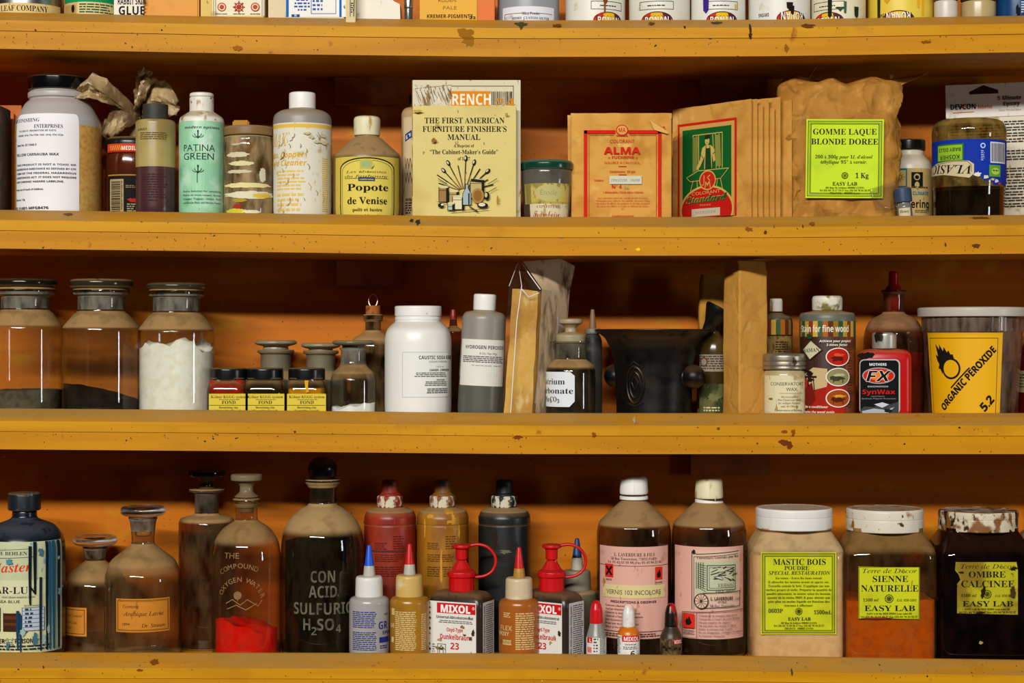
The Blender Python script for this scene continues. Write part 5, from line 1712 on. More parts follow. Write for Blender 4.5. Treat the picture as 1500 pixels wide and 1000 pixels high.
t.loft('body', [(39, 'b'), (41, 600), (41, 464), (39, 458.5), (24, 456), (21, 455)], [M('stain_can_body', '#5c6054', .4, dust=.7)], r=3, keep=True)
t.loft('cap', [(21, 455), (22, 453.5), (22.3, 438), (21, 434), (18, 433)], [M('stained_cap', '#d4d0bc', .4, layers=(('#6c5c1c', 30, .52, .6),), dust=.4)], r=1.2, ribs=(60, .4))
L = Label(t, t.round_map(1212), seed=29)
L.rect(1158, 470, 1268, 606, M('label_brown', '#38180c', .45, layers=(('#4c2410', (20, 20, 8), .4, .7),)))
stripes(L, 1160, 1266, 470, 493, 14)
L.text('Stain for fine wood', 1206, 486, 9.5, '#e4dcc4', 'bold', w=80)
L.rect(1240, 493, 1268, 606, M('label_wood', '#7c3c14', .5, layers=(('#5c280c', (10, 10, 80), .4, .7),)))
for i in range(26):
    L.line([(1243, 496 + i * 4), (1248 + (i % 3) * 2, 496 + i * 4)], .6, '#2c1408')
L.poly([(1158, 606), (1158, 575), (1190, 545), (1238, 556), (1238, 606)], '#9c1c0c').poly([(1178, 548), (1192, 538), (1212, 540), (1212, 566), (1190, 572)], '#c0a878').poly([(1212, 560), (1238, 548), (1238, 606), (1205, 606)], '#a82010').poly([(1178, 570), (1190, 560), (1196, 585), (1180, 606), (1160, 606), (1160, 590)], '#6c1408')
L.line([(1184, 545), (1184, 566)], 2, '#1c0c06').line([(1178, 552), (1196, 552)], 3, '#2a120a').line([(1192, 552), (1194, 572)], 1.4, '#1c0c06').blob(1186, 546, 6, 4, '#1c0e08').blob(1188, 556, 5, 3, '#241008')
L.poly([(1189, 497), (1206, 512), (1187, 528), (1173, 512)], '#2c2c1c').poly([(1189, 499), (1204, 512), (1187, 526), (1175, 512)], '#c8c09c').text('SAMAN', 1189, 515.5, 5.6, '#20301c', 'serif', w=25, rot=-.05).blob(1186, 493, 5, 4, '#16401c', seed=4).line([(1189, 499), (1204, 512)], .8, '#5c5430')
L.text('Achieve your project', 1224, 501, 3.4, '#ece4d4', 'boldi', w=46).text('3 times faster', 1226, 506.5, 3.4, '#ece4d4', 'boldi', w=30)
for cy_, c1, c2, c3 in ((522.5, '#b41c0c', '#5c1006', '#d85028'), (552, '#8c8458', '#3c3c24', '#b8b08c'), (583, '#9c4410', '#4c1c08', '#d89430')):
    L.ell(1227, cy_, 17.2, 13.6, '#e8e0d4', n=32).ell(1227, cy_, 15.8, 12.2, c1, n=32).blob(1226, cy_ + 2, 9, 4, c2, seed=int(cy_)).blob(1228, cy_ - 3, 8, 2, c3, seed=int(cy_) + 1).line([(1220, cy_ + 3), (1220, cy_ + 8)], 1.2, c2).line([(1233, cy_ + 3), (1233, cy_ + 8)], 1.2, c2)
L.text('No need for a conditioner', 1213, 597.5, 3.4, '#e8dcc8', 'boldi', 'R', w=50).text('Will not raise the wood grain', 1221, 605, 3.4, '#e8dcc8', 'boldi', 'R', w=58)
L.done()

# big glass bottle with the red-painted stopper
t = T('glass_bottle', 'round glass bottle of red pigment with a red sealed stopper', 'bottle', 2, 1309, 44, d=.152)
t.loft('body', [(42, 'b'), (44, 600), (44, 500), (42, 484), (34, 468), (20, 461), (15.5, 458), (15, 452), (15, 430), (18, 428), (18, 424.5), (14, 424)], [glass('red_bottle_glass', '#c8a890', '#4c2c1c', dust=1.0, haze=.12, dustcol='#8a6444')], r=6, top=False)
t.powder(42.2, 516, powder_mat('red_pigment_dull', '#a80c06', '#8c0a06'), amp=2)
t.loft('stopper', [(8.5, 459), (10.5, 440), (12, 424), (11, 420), (7.6, 418), (7.4, 400), (6, 397)], [M('red_seal', '#b4100a', .2, layers=(('#7c0c08', 40, .45, .7),))], r=2)

# car wax bottle
t = T('car_wax_bottle', 'red flat-sided polish bottle with black flame label and grimy silver cap', 'bottle', 2, 1295.5, 37, f=.036)
t.loft('body', [(36, 'b'), (37, 602), (37, 524), (35, 515), (28, 511.5), (18, 510.5)], [M('red_plastic', '#b40a08', .3, dust=.35)], hd=24, corner=12, r=4)
t.loft('cap', [(17.6, 510.5), (17.8, 490), (16.5, 487)], [M('silver_grimy', '#b0aca0', .35, .5, layers=(('#28241c', (60, 60, 40), .55, .62),))], r=1.2)
L = Label(t, t.flat_map(-24 * t.k - .0002), step=0, seed=30)
yy0 = 526
L.rect(1259, yy0, 1318.5, 606, '#b8b8b8', r=7).rect(1260, yy0 + 1.5, 1316.5, 606, '#0c0c0e', r=6)
L.text('MOTHERS', 1286, 535.5, 3.8, '#e8e8e8', 'bold', w=25).ell(1287, 550, 24, 12, '#9c9c9c', n=36).ell(1287, 550, 22.4, 10.6, '#c42008', n=36).ell(1287, 550, 15, 7, '#e87818', n=30).text('FX', 1287, 558.2, 15.4, '#e8e8e8', 'boldi', w=37, hv=.7).text('FX', 1287, 558.2, 15.4, '#0c0c0c', 'boldi', w=37)
L.text('ENGINEERED', 1286, 567, 2.2, '#b0b0b0', 'bold', w=30).text('SynWax', 1287, 577, 6.6, '#c81810', 'bold', w=48).text('Liquid Polymer', 1286, 581, 1.8, '#909090', 'sans', w=20).text('Synthetic Polymer Protection', 1287, 584.5, 2, '#909090', 'sans', w=50)
L.poly([(1260, 600), (1266, 595), (1280, 596), (1290, 590), (1304, 592), (1316, 588), (1316, 606), (1260, 606)], '#3c3e42').poly([(1262, 602), (1280, 598), (1296, 600), (1310, 596), (1300, 606), (1264, 606)], '#a8acb0').poly([(1280, 592), (1292, 589), (1302, 592), (1292, 597)], '#c4c8cc').blob(1300, 601, 6, 3, '#16161a')
L.blob(1264, 521, 8, 5, '#140c0a', seed=4).blob(1272, 519, 8, 4, '#140c0a', seed=5)
L.done()

# organic peroxide tub
t = T('plastic_tub', 'clear lidded plastic tub with a yellow hazard label', 'tub', 2, 1424.5, 73, d=.11)
t.loft('body', [(62, 'b'), (64, 602), (71, 490), (72.5, 485), (72.5, 464)], [glass('tub_plastic', '#cfc0ae', '#6c584c', dust=.2, haze=.42, dustcol='#8c7464', rough=.15)], n=96, ribs=None, r=2, keep=True, top=False)
t.loft('ribbed_band', [(73, 485), (73.2, 465)], [glass('tub_plastic2', '#c8b8a8', '#6c584c', dust=.2, haze=.55, dustcol='#8c7868', rough=.15)], n=144, ribs=(4, .9), bottom=False, top=False)
t.loft('lid', [(73.5, 464.5), (78.5, 464), (79, 453), (77, 450.4), (72, 450.4), (70, 454)], [M('milky_lid', '#b8b0a4', .35, dust=.3)], r=1.2, n=96)
t.powder(60, 530, powder_mat('tub_contents', '#5c4420', '#3c3018'), amp=4)
L = Label(t, t.round_map(1424.5), step=4, seed=31)
YH = M('hazard_yellow', '#e2a808', .5, spec=.3)
L.rect(1344, 487, 1472, 607, YH)
L.line([(1350, 607), (1350, 495), (1464, 495), (1464, 607)], .9, K)
a45 = -.86
ca, sa = math.cos(a45), math.sin(a45)
L.ell(1391, 540, 15.8, 15.8, K, n=36).ell(1391, 540, 12.8, 12.8, YH, n=36)
fl = [(1376, 549), (1372, 541), (1368, 540), (1370, 534), (1366, 528), (1363, 519), (1368, 522), (1366, 514), (1363, 503), (1371, 512), (1371, 504), (1378, 514), (1380, 508), (1385, 516), (1388, 513), (1391, 519), (1395, 519), (1397, 526), (1391, 524.5), (1381, 528), (1375.5, 537), (1376, 543)]
L.poly(fl, K)
L.line([(1391, 568), (1420, 539)], 2.2, K)
L.text('ORGANIC PEROXIDE', 1419.5, 558, 10.5, K, 'bold', w=123, rot=-.815, hv=.35).text('5.2', 1453, 595, 13, K, 'bold', w=23, rot=-.815, hv=.4)
L.done(clip=[((0, 607), (0, 1))])

t = T('red_bottle', 'red bottle with a cream label, cut off at the right edge beside the tub', 'bottle', 2, 1521, 29, d=.14)
t.loft('body', [(28, 'b'), (29, 600), (29, 520), (20, 500), (10, 494), (9, 480)], [M('dark_red_bottle', '#5c0c06', .25)], r=6, keep=True)
t.loft('cap', [(10, 482), (10, 462)], [BLACKP], r=1)
L = Label(t, t.round_map(1505), seed=32)
L.rect(1488, 543, 1556, 575, worn('#a89468', '#7a6438', .6)).fine(1493, 548, 1540, 570, 5, '#3c2c1c')
L.done()

# ================================================================== LOWEST SHELF
# blue poison bottle
t = T('stain_bottle', 'big dark blue bottle with blue drips over a cream poison label', 'bottle', 3, 36, 58)
t.loft('body', [(56, 'b'), (58.5, 945), (58.5, 800), (56, 784), (44, 768), (22, 760), (18, 757), (17.5, 744)], [M('navy_plastic', '#0a1420', .25, dust=.35, dustcol=lin('#5a6068'))], r=10, keep=True)
t.loft('cap', [(22, 747), (24, 745.5), (24, 723.5), (22, 721)], [M('navy_cap', '#141a24', .4, layers=(('#6c7480', 90, .6, .7),), dust=.4)], r=1.5, ribs=(60, .6), n=60)
L = Label(t, t.round_map(36), seed=40)
L.rect(-30, 794, 102, 957, worn('#ccca9c', '#8aa8a0', .62)).rect(-30, 794, 102, 850, worn('#bcc098', '#6c98a0', .6))
L.line([(-6, 806), (44, 804)], .8, '#26303a').text('H. BEHLEN', 18, 813, 5, '#1c2a38', 'serif', w=42).line([(-6, 818), (50, 816)], .8, '#26303a')
L.text('Master', 13, 838, 13.5, '#d43a18', 'bi', w=66, rot=-.05)
L.rect(-30, 850, 70, 872, '#d0cca4').text('SOLAR-LUX', 52, 869.5, 10, K, 'serif', 'R', w=92).text('NON GRAIN RAISING STAIN', 50, 876, 2.6, '#2c2c2c', 'sans', 'R').text('SEA BLUE', 29, 883, 4, K, 'sans', 'R', w=32)
L.rect(4, 898, 30, 925, '#3a1e10').rect(6, 902, 28, 907, '#5c3018').rect(6, 912, 28, 916, '#5c3018').poly([(28, 918), (38, 912), (40, 926), (30, 930)], '#6c4420').rect(-30, 890, 0, 925, '#2a1810')
L.rect(32, 890, 64, 924, '#b4bcc8').frame(32, 890, 64, 924, .8, '#3c4c68')
for i in range(5):
    L.line([(33, 895 + i * 6), (63, 894 + i * 6)], .7, '#3c4c68')
L.fine(36, 891, 48, 921, 5, '#2c3c58', word=4).text('BROWN MAHOGANY', 47, 888, 2, '#2c2c2c', 'sans', w=24)
L.text('DANGER!', 9, 942, 6.4, K, 'bold', 'R', w=36).text('\u2620', 15, 943.5, 7.5, K, 'sans').text('POISON!', 22, 941.5, 6.4, K, 'bold', 'L', w=27)
L.fine(-20, 945, 78, 954, 2, '#2c2c30', word=8, ragged=.05)
rg = random.Random(3)
for x, w, y0, y1 in ((50, 2.6, 756, 872), (43, 2.2, 800, 887), (68, 2.4, 794, 955), (80, 3.4, 794, 955), (90, 3.5, 794, 955), (58, 2, 846, 955), (73, 2.4, 794, 955), (-8, 5, 794, 920), (30, 1.6, 900, 955), (26, 2, 894, 950)):
    c = rg.choice(('#0c2438', '#103a58', '#0a1a28', '#1c5470'))
    if x in (50, 43):
        c = '#081420'
    L.poly([(x - w, max(y0, 794)), (x + w, max(y0, 794)), (x + w * .8, (y0 + y1) / 2), (x + w * .6, y1 - w), (x, y1), (x - w * .6, y1 - w), (x - w * 1.1, (y0 + y1) / 2)], c)
for i in range(9):
    L.blob(rg.uniform(-10, 92), rg.uniform(800, 950), rg.uniform(1, 5), rg.uniform(2, 9), rg.choice(('#4a8490', '#7aa4a4', '#3c6c7c', '#90b0a8')), seed=i)
L.done()


def reagent(label, cx, hw, row, body, neckr, lip, stop, glassm, neckm, stopm, d=None, f=.036, keep=True):
    """body: shoulder end py, neck bottom py; neckr: (radius, frosted start py, lip py); stop: (disc radius, top, bottom)"""
    t = T('reagent_bottle', label, 'bottle', row, cx, hw, f, d, group='stoppered clear reagent bottles')
    sh, nb = body
    nr, fz, ly = neckr
    t.loft('body', [(hw - 2, 'b'), (hw, 948), (hw, sh, 0), (hw * .86, sh - (sh - nb) * .5, 0), (nr + 6, nb + 2, 0), (nr, nb - 3, 0), (nr, fz, 1), (nr + 3, ly + 4, 1), (lip, ly + 2.5, 0), (lip, ly, 0), (nr - 1, ly, 0)], [glassm, neckm], r=8, keep=keep, top=False)
    dr, dt, db = stop
    t.loft('stopper', [(nr - 5, fz + 2), (nr - 3, ly), (nr - 3, db + 1.5), (dr - 6, db), (dr, db - 3.5), (dr, dt + 3.5), (dr - 5, dt), (dr - 9, dt + 1.5)], [stopm], r=3)
    return t


PAPER = worn('#c47c24', '#a4601a', .6)
BOTTLE = glass('amber_view_glass', '#e4d8c4', '#5c4a30', dust=.85, haze=.15)
t = reagent('small clear stoppered bottle with a narrow orange label, left of the gum bottle', 139.5, 46, 3, (856, 823), (14, 818, 800), 18, (32, 784, 798), BOTTLE, FROST, SOLIDGL, d=.15)
L = Label(t, t.round_map(110), seed=41)
L.rect(86, 890, 127.5, 932, PAPER).frame(84, 893.5, 124, 928.5, .9, '#4c2c14').text('Alcohol Lotion', 120, 904, 4, '#3c2414', 'sans', 'R', w=38).text('for Lau', 112, 914, 4, '#3c2414', 'ital', 'R').text('237', 102, 922, 3.6, '#3c2414', 'ital', 'R')
L.done()
t = reagent('clear stoppered bottle with a handwritten orange label about gum arabic', 209.5, 55.5, 3, (842, 799), (16.5, 783, 757), 21, (32.5, 740.5, 755), BOTTLE, FROST, SOLIDGL)
L = Label(t, t.round_map(209.5), seed=42)
L.rect(167, 877, 251.5, 926, PAPER).frame(169.5, 879.5, 249, 923.5, .9, '#4c2c14').frame(171, 881, 247.5, 922, .5, '#6c4420')
L.text('Gomme', 191, 890.5, 5, '#3c2a1c', 'ital', w=24).text('Arabique Lavée', 210, 902, 6.2, '#3c2a1c', 'ital', w=60).text('1894', 184, 916, 3.8, '#3c2a1c', 'ital', w=11).text('Dr. Straum', 225, 919, 5.4, '#3c2a1c', 'ital', w=36)
L.done()

# brown bottle behind
t = T('reagent_bottle', 'tall straight brown stoppered bottle at the back, behind the gum bottle', 'bottle', 3, 303, 41, d=.158, group='stoppered clear reagent bottles')
t.loft('body', [(39, 'b'), (41, 945), (41, 764), (38, 758), (20, 754), (17.5, 751, 1), (17.5, 722, 1), (26, 719, 0), (26, 716, 0), (16, 715, 0)], [glass('brown_haze', '#b88c58', '#3c2410', dust=1.0, haze=.16), glass('smoky_neck', '#a89484', '#44382c', dust=.4, haze=.4, dustcol='#7c6c5c')], r=3, top=False)
t.loft('stopper', [(12, 748), (14, 716), (9, 712), (9, 706), (14, 700), (26, 697), (27, 695), (27, 690), (25, 688)], [DARKGL], r=1.8)

# compound oxygen bottle with red powder
t = T('embossed_bottle', 'clear embossed bottle with bright red powder and a tall glass stopper', 'bottle', 3, 361, 50.5)
t.loft('body', [(49, 'b'), (50.5, 948), (50.5, 815), (47, 792), (36, 774), (22, 765), (17, 762), (16, 757), (16, 741), (20, 738), (20, 730), (15, 729)], [glass('embossed_glass', '#ecdcc4', '#5c482c', dust=.75, haze=.06)], r=8, keep=True, top=False)
t.powder(44.5, 912, M('red_powder', '#f00a04', .9, layers=(('#dc0602', 90, .4, .7),), spec=.1), slope=-.2, amp=7, seed=5)
t.loft('stopper', [(11, 750), (13, 729), (18, 727), (14, 724), (10, 720), (9.5, 712), (13, 706), (22.5, 703), (23, 701), (23, 696), (21, 694)], [M('pale_stopper', '#a89878', .08, dust=.8, trans=.55)], r=1.6)
EMB = M('embossed_relief', '#94744c', .15, layers=(('#7c5c38', 60, .4, .7),))
L = Label(t, t.round_map(358), 'raised_lettering', seed=43)
L.text('THE', 338, 818, 8, EMB, 'sans', w=24)
for st, r_, cy_, a0, a1, h in (('COMPOUND', 60, 892, -122, -66, 7), ('OXYGEN WATER', 36, 888, -150, -22, 7)):
    for i, ch in enumerate(st):
        a = math.radians(a0 + (a1 - a0) * i / (len(st) - 1))
        if ch != ' ':
            L.text(ch, 352 + r_ * .9 * math.cos(a), cy_ + r_ * math.sin(a), h, EMB, 'sans', rot=a + math.pi / 2, up=False)
L.line([(330, 884), (340, 878), (352, 886), (362, 878), (378, 888), (384, 880)], 1.2, EMB).line([(332, 892), (346, 886), (360, 893), (376, 884)], 1.2, EMB).ell(348, 872, 6, 6, EMB).line([(348, 866), (348, 880)], 1, EMB)
L.done()

# sulphuric acid
t = T('acid_bottle', 'large bottle of black powder with raised acid lettering and black ball stopper', 'bottle', 3, 472.5, 61, d=.122)
t.loft('body', [(59, 'b'), (61, 945), (61, 800), (58, 778), (48, 758), (30, 744), (22, 740), (19.5, 736), (20.5, 712), (26, 706), (26.5, 701.5), (22, 701)], [glass('acid_glass', '#c8bca0', '#3c3424', dust=1.15, haze=.04, dustcol='#a08458')], r=8, keep=True, top=False)
t.powder(54.5, 790, powder_mat('coal_powder', '#0a0a0b', '#121214', .8), amp=2)
t.loft('stopper', [(13, 733), (17, 703), (17, 701), (20, 696), (22, 684), (17, 674), (8, 669)], [M('black_ball', '#0c0a0a', .25, dust=.3)], r=5)
EMB2 = M('embossed_relief_pale', '#66644f', .25, layers=(('#45433a', 60, .4, .7),))
L = Label(t, t.round_map(473), 'raised_lettering', seed=44)
for st, x, y, w in (('CON', 473, 853, 36), ('ACID', 473, 875, 42), ('SULFURIC', 473, 900, 92), ('H', 449, 923, 11), ('2', 460, 930, 8), ('SO', 477, 923, 25), ('4', 496, 927, 8)):
    L.text(st, x, y, 17 if len(st) > 1 or st == 'H' else 12, EMB2, 'bold', w=w)
L.done()

# three big pigment bottles at the back
for lab, cx, col, c2, capc, capl in (('rust red pigment bottle with paint-crusted collar, leftmost of three tall bottles', 571.5, '#7c1f10', '#94301a', '#8a2410', ('#3a1208', 60, .5, .7)),
                                     ('ochre brown pigment bottle with dried runs, middle of three tall bottles', 648.5, '#85500e', '#a06a18', '#7a4a14', ('#38424a', 60, .56, .66)),
                                     ('dark grey pigment bottle with black cap, rightmost of three tall bottles', 738.8, '#14171a', '#20231f', '#0c0c0e', ('#1c1c1e', 60, .5, .7))):
    t = T('pigment_bottle', lab, 'bottle', 3, cx, 38, d=.155, group='tall pigment bottles')
    bodym = M('pigbody' + col.lstrip('#'), col, .35, dust=.85, layers=((c2, (25, 25, 8), .45, .68), ('#c8942c' if cx == 648.5 else c2, (70, 70, 25), .66, .7)))
    t.loft('body', [(36, 'b'), (38, 950), (38, 768), (37, 766.5), (38, 765), (38, 756), (34, 747), (22, 743.5), (17, 742)], [bodym], r=2.5, keep=True)
    t.loft('collar', [(18.5, 742.5), (19, 741), (19, 727), (17.5, 725.5)], [M('crusted_collar' + capc.lstrip('#'), '#c8c0a8', .6, layers=((capc, (120, 120, 70), .46, .54), ('#1c140c', 150, .64, .7)))], r=.8, ribs=(48, .8))
    t.loft('nozzle', [(16.5, 725.5), (14, 722), (12.5, 720.5), (12.5, 706), (11, 703), (6, 702)], [M('nozzle' + capc.lstrip('#'), capc, .5, layers=(capl,))], r=1.5)
    L = Label(t, t.round_map(cx), 'faded_lettering', seed=int(cx))
    pc = {571.5: '#5c1a0e', 648.5: '#5c3a0c', 738.8: '#2a2420'}[cx]
    L.fine(cx - 24, 795, cx - 4, 806, 4, pc, word=6).fine(cx + 4, 785, cx + 22, 806, 6, pc, word=6).fine(cx - 24, 812, cx + 22, 824, 4, pc, word=7).fine(cx - 24, 830, cx + 22, 846, 5, pc, word=7)
    if cx == 571.5:
        L.rect(cx - 39, 806, cx + 39, 809, '#4a2a28')
    if cx == 648.5:
        for i, (x, y, rx, ry) in enumerate(((-20, 756, 6, 3), (10, 750, 8, 3), (16, 760, 3, 8), (-28, 775, 2, 14), (25, 780, 2, 9), (-2, 830, 2, 26), (12, 764, 5, 2))):
            L.blob(cx + x, y, rx, ry, '#c08a2c', seed=i)
    if cx == 738.8:
        L.blob(cx + 2, 808, 9, 3, '#6c6454', seed=2, rough=.6).blob(cx - 14, 790, 4, 12, '#2a1a10', seed=3)
    L.done()


def glue(label, cx, hw, tipm, ys, colm, bodym, d=None, f=.036, tip=7.5):
    """ys: tip top, tip bottom, spout bottom/collar top, collar bottom"""
    t = T('glue_bottle', label, 'bottle', 3, cx, hw, f, d, group='glue bottles with pointed tips')
    a, b, c, e = ys
    t.loft('body', [(hw - 1.5, 'b'), (hw, 950), (hw, e + 8), (hw - 2, e + 3), (hw - 8, e + .5), (18, e)], [bodym], r=3, keep=True)
    t.loft('collar', [(20.2, e + .6), (20.5, e - .5), (20, c + 4), (18.5, c + .5), (10, c)], [colm], r=1.5, ribs=(64, .5), n=64)
    t.loft('spout', [(9, c), (7.6, b - 4)], [M('spout_clear', '#b4b0a0', .3) if 'blue' in label else M('spout_tan', '#a87c2c', .35)], r=.5)
    t.loft('tip_cap', [(tip, b), (tip, b - 3), (tip * .42, a + 1), (tip * .3, a)], [tipm], r=.5, ribs=(24, .3), n=24)
    return t


BLUE = M('blue_tip', '#1450c8', .3)
REDT = M('red_tip', '#c01818', .3)
COLW = M('collar_white', '#d8d6d0', .4, dust=.2)
COLT = M('collar_tan', '#c8a458', .4, layers=(('#d8c898', (20, 20, 60), .5, .7),), dust=.2)
t = glue('clear glue bottle of grey resin with a bright blue tip and blue print', 541, 29.5, BLUE, (798, 832, 843, 872), COLW, M('resin_clear', '#a09c98', .25, layers=(('#8c8a8c', 20, .4, .7),)))
L = Label(t, t.round_map(541), 'printed_lettering', seed=50)
N = '#222a78'
L.fine(513, 896, 552, 921, 9, N, word=8, ragged=.12).fine(513, 926, 552, 954, 10, N, word=8, ragged=.05).text('GR', 555, 922, 11, '#2a2a8c', 'bold', 'L', w=17).text('EPOXY', 562, 930, 5, N, 'bold', 'L', w=24).rect(556, 934, 576, 942, N).fine(557, 946, 572, 952, 2, N).text('net', 569, 902, 4, N, 'sans')
L.done()
TANB = M('resin_tan', '#a0701c', .25, layers=(('#8a5c14', 20, .4, .7),))
t = glue('tan glue bottle with a red tip, touching the blue-tipped bottle', 600, 29, REDT, (796, 830, 841, 872), COLT, TANB)
L = Label(t, t.round_map(600), 'printed_lettering', seed=51)
CP = '#d0b880'
L.fine(577, 896, 612, 954, 20, CP, word=7, ragged=.12).fine(618, 900, 628, 954, 20, CP, word=5, ragged=.1).rect(568, 892, 576, 902, '#c8a868').text('GE', 575, 920, 6, CP, 'bold', 'R').rect(568, 934, 574, 942, CP)
L.done()
TANB2 = M('resin_brown', '#a0581a', .25, layers=(('#8c4a12', 20, .4, .7),))
t = glue('brown glue bottle with a red tip, standing between the two flip-cap dye bottles', 760.5, 30, REDT, (801, 836, 845, 875), M('collar_cream', '#c8b490', .4, layers=(('#e0d4bc', (20, 20, 60), .5, .7),), dust=.2), TANB2)
L = Label(t, t.round_map(760.5), 'printed_lettering', seed=52)
L.fine(755, 898, 786, 953, 17, CP, word=8, ragged=.1).fine(735, 898, 750, 906, 3, CP).text('FLEX', 750, 924, 7, '#c8a868', 'bold', 'R', w=22).text('EPOXY', 745, 932, 6, CP, 'bold', 'R', w=22).rect(733, 938, 749, 945, CP).text('HARDENER', 750, 943.5, 4.6, '#8c4a12', 'bold', 'R', w=24)
L.done()
t = glue('dusty grey glue bottle with a dark blue tip, behind the right flip-cap bottle', 845.5, 29, M('dull_blue_tip', '#123c68', .4), (788, 820, 834, 863), M('grey_collar2', '#807a68', .5, dust=.6), M('grey_bottle2', '#54503c', .5, dust=.9), d=.13)


def dye(label, cx, rz, seed, dirty):
    """flat dye bottle with a red flip-top cap on a strap"""
    t = T('dye_bottle', label, 'bottle', 3, cx, 30, d=.036 + .038, rz=rz, group='flip-cap dye bottles')
    hw, hd = 43, 26
    k = t.k
    t.loft('body', [(hw - 1, 'b'), (hw, 955), (hw, 882), (hw - 2, 872), (hw - 8, 865), (20, 863.5)], [M('dark_dye_plastic', '#2c2018' if seed == 1 else '#4a2c14', .3, dust=.6, dustcol=lin('#7c5838'))], hd=hd, corner=9, r=4)
    RC = M('red_closure', '#c40c12', .35, layers=(('#3a1408', 45, .66, .72),), dust=.35, dustcol=lin('#7c2c20'))
    t.loft('cap', [(18, 865), (18.5, 863.5), (18.5, 845), (20.6, 844), (21, 837), (19, 835.5), (14.5, 833), (8, 822), (5.2, 818), (5.2, 806)], [RC], r=1, ribs=(40, .8), n=80)
    t.loft('flip_stopper', [(8, 822.5) if False else (8.2, 819), (8.8, 818), (9, 804), (10.5, 803), (14, 801.5), (14, 798), (12, 796.5)], [RC], r=.8)
    if dirty:
        t.loft('nozzle_stain', [(5.7, 826), (5.6, 817)], [M('dye_stain', '#140a06', .4)], bottom=False, top=False)
    pts = [(10, 799.5), (24, 797), (38, 801), (48, 812), (50, 824), (45, 836), (34, 843), (20, 845)]
    sm = []
    for i in range(len(pts) - 1):
        p0, p1, p2, p3 = [Vector(pts[max(0, min(len(pts) - 1, i + j))]) for j in (-1, 0, 1, 2)]
        for s_ in (0, .25, .5, .75):
            q = .5 * ((2 * p1) + (p2 - p0) * s_ + (2 * p0 - 5 * p1 + 4 * p2 - p3) * s_ ** 2 + (3 * p1 - p0 - 3 * p2 + p3) * s_ ** 3)
            sm.append(q)
    sm.append(Vector(pts[-1]))
    # the strap faces the viewer, so undo the bottle's turn
    c_, s_ = math.cos(-rz), math.sin(-rz)
    t.tube('cap_strap', [(p.x * k * c_, p.x * k * s_, t.zloc(p.y)) for p in sm], .0022, RC, n=8)
    y = -hd * k - .0002
    L = Label(t, t.flat_map(y), step=0, seed=60 + seed)
    x0, x1 = cx - hw + 3, cx + hw - 7
    W = x1 - x0
    m = (x0 + x1) / 2
    L.rect(x0, 878, x1, 960, '#dcdad2').rect(x0 + W * .17, 880, x1 - 1, 895, '#c8141a').text('MIXOL', m + 5, 893.5, 10.6, '#eeeae4', 'bold', w=W * .62, hv=.35).text('\u00ae', x1 - 4, 888, 4, '#eeeae4', 'sans')
    L.text('Universal-Abtönkonzentrat', m + 4, 902.5, 4, K, 'bold', w=W * .78).fine(x0 + W * .2, 905, x1 - 4, 910, 2, '#6a6a66', word=6, al='C', ragged=.2)
    L.text('Oxyd-Type', m + 4, 921, 5.4, '#c4181c', 'bold', w=W * .34).text('Dunkelbraun', m + 4, 932.5, 7.4, '#c4181c', 'bold', w=W * .62).text('23', m + 4, 946.5, 9.4, '#c4181c', 'bold', w=W * .18).text('200 ml', m + 4, 960, 5, K, 'bold', w=W * .24)
    if seed == 1:
        L.frame(x0 + W * .19, 940, x0 + W * .36, 958, .7, K).line([(x0 + W * .2, 948), (x0 + W * .27, 942), (x0 + W * .35, 948)], .8, K).line([(x0 + W * .23, 958), (x0 + W * .23, 948), (x0 + W * .31, 948), (x0 + W * .31, 958)], .8, K).fine(x0 + 6, 940, x0 + 11, 957, 5, '#6a6a66', word=3)
    rg = random.Random(seed)
    for i in range(9 if dirty else 4):
        L.blob(rg.uniform(x0 + 12, x1 - 4), rg.uniform(898, 955), rg.uniform(1, 4.5), rg.uniform(1, 3), rg.choice(('#8c6c3c', '#5c4020', '#a88c5c')), seed=i, rough=.5)
    L.blob(x1 - 4, 921, 2.4, 4.6, '#3c2410', seed=7)
    for i in range(10):
        L.blob(x0 + rg.uniform(0, 3), 880 + i * 7.5, 1.6, 1.6, '#2c2014', seed=i)
    L.done(clip=[((0, 966), (0, 1))])
    xs = hw * k + .0002
    L = Label(t, t.side_map(xs, 0, 1, y0=0.0), 'side_label', step=0, seed=70 + seed)
    L.rect(-hd + 7, 878, hd - 6, 962, '#d0ced0').fine(-hd + 18, 882, hd - 8, 956, 24, '#2c2c30', word=4, ragged=.1).text('MIXOL multi-purpose tinting paste', -hd + 15, 920, 5.5, K, 'bold', w=74, rot=-math.pi / 2)
    L.done()
    return t


dye('brown dye bottle with red flip cap and white label splashed with brown', 676, -.42, 1, True)
dye('brown dye bottle with red flip cap turned to show its white side label', 808, -.62, 2, False)

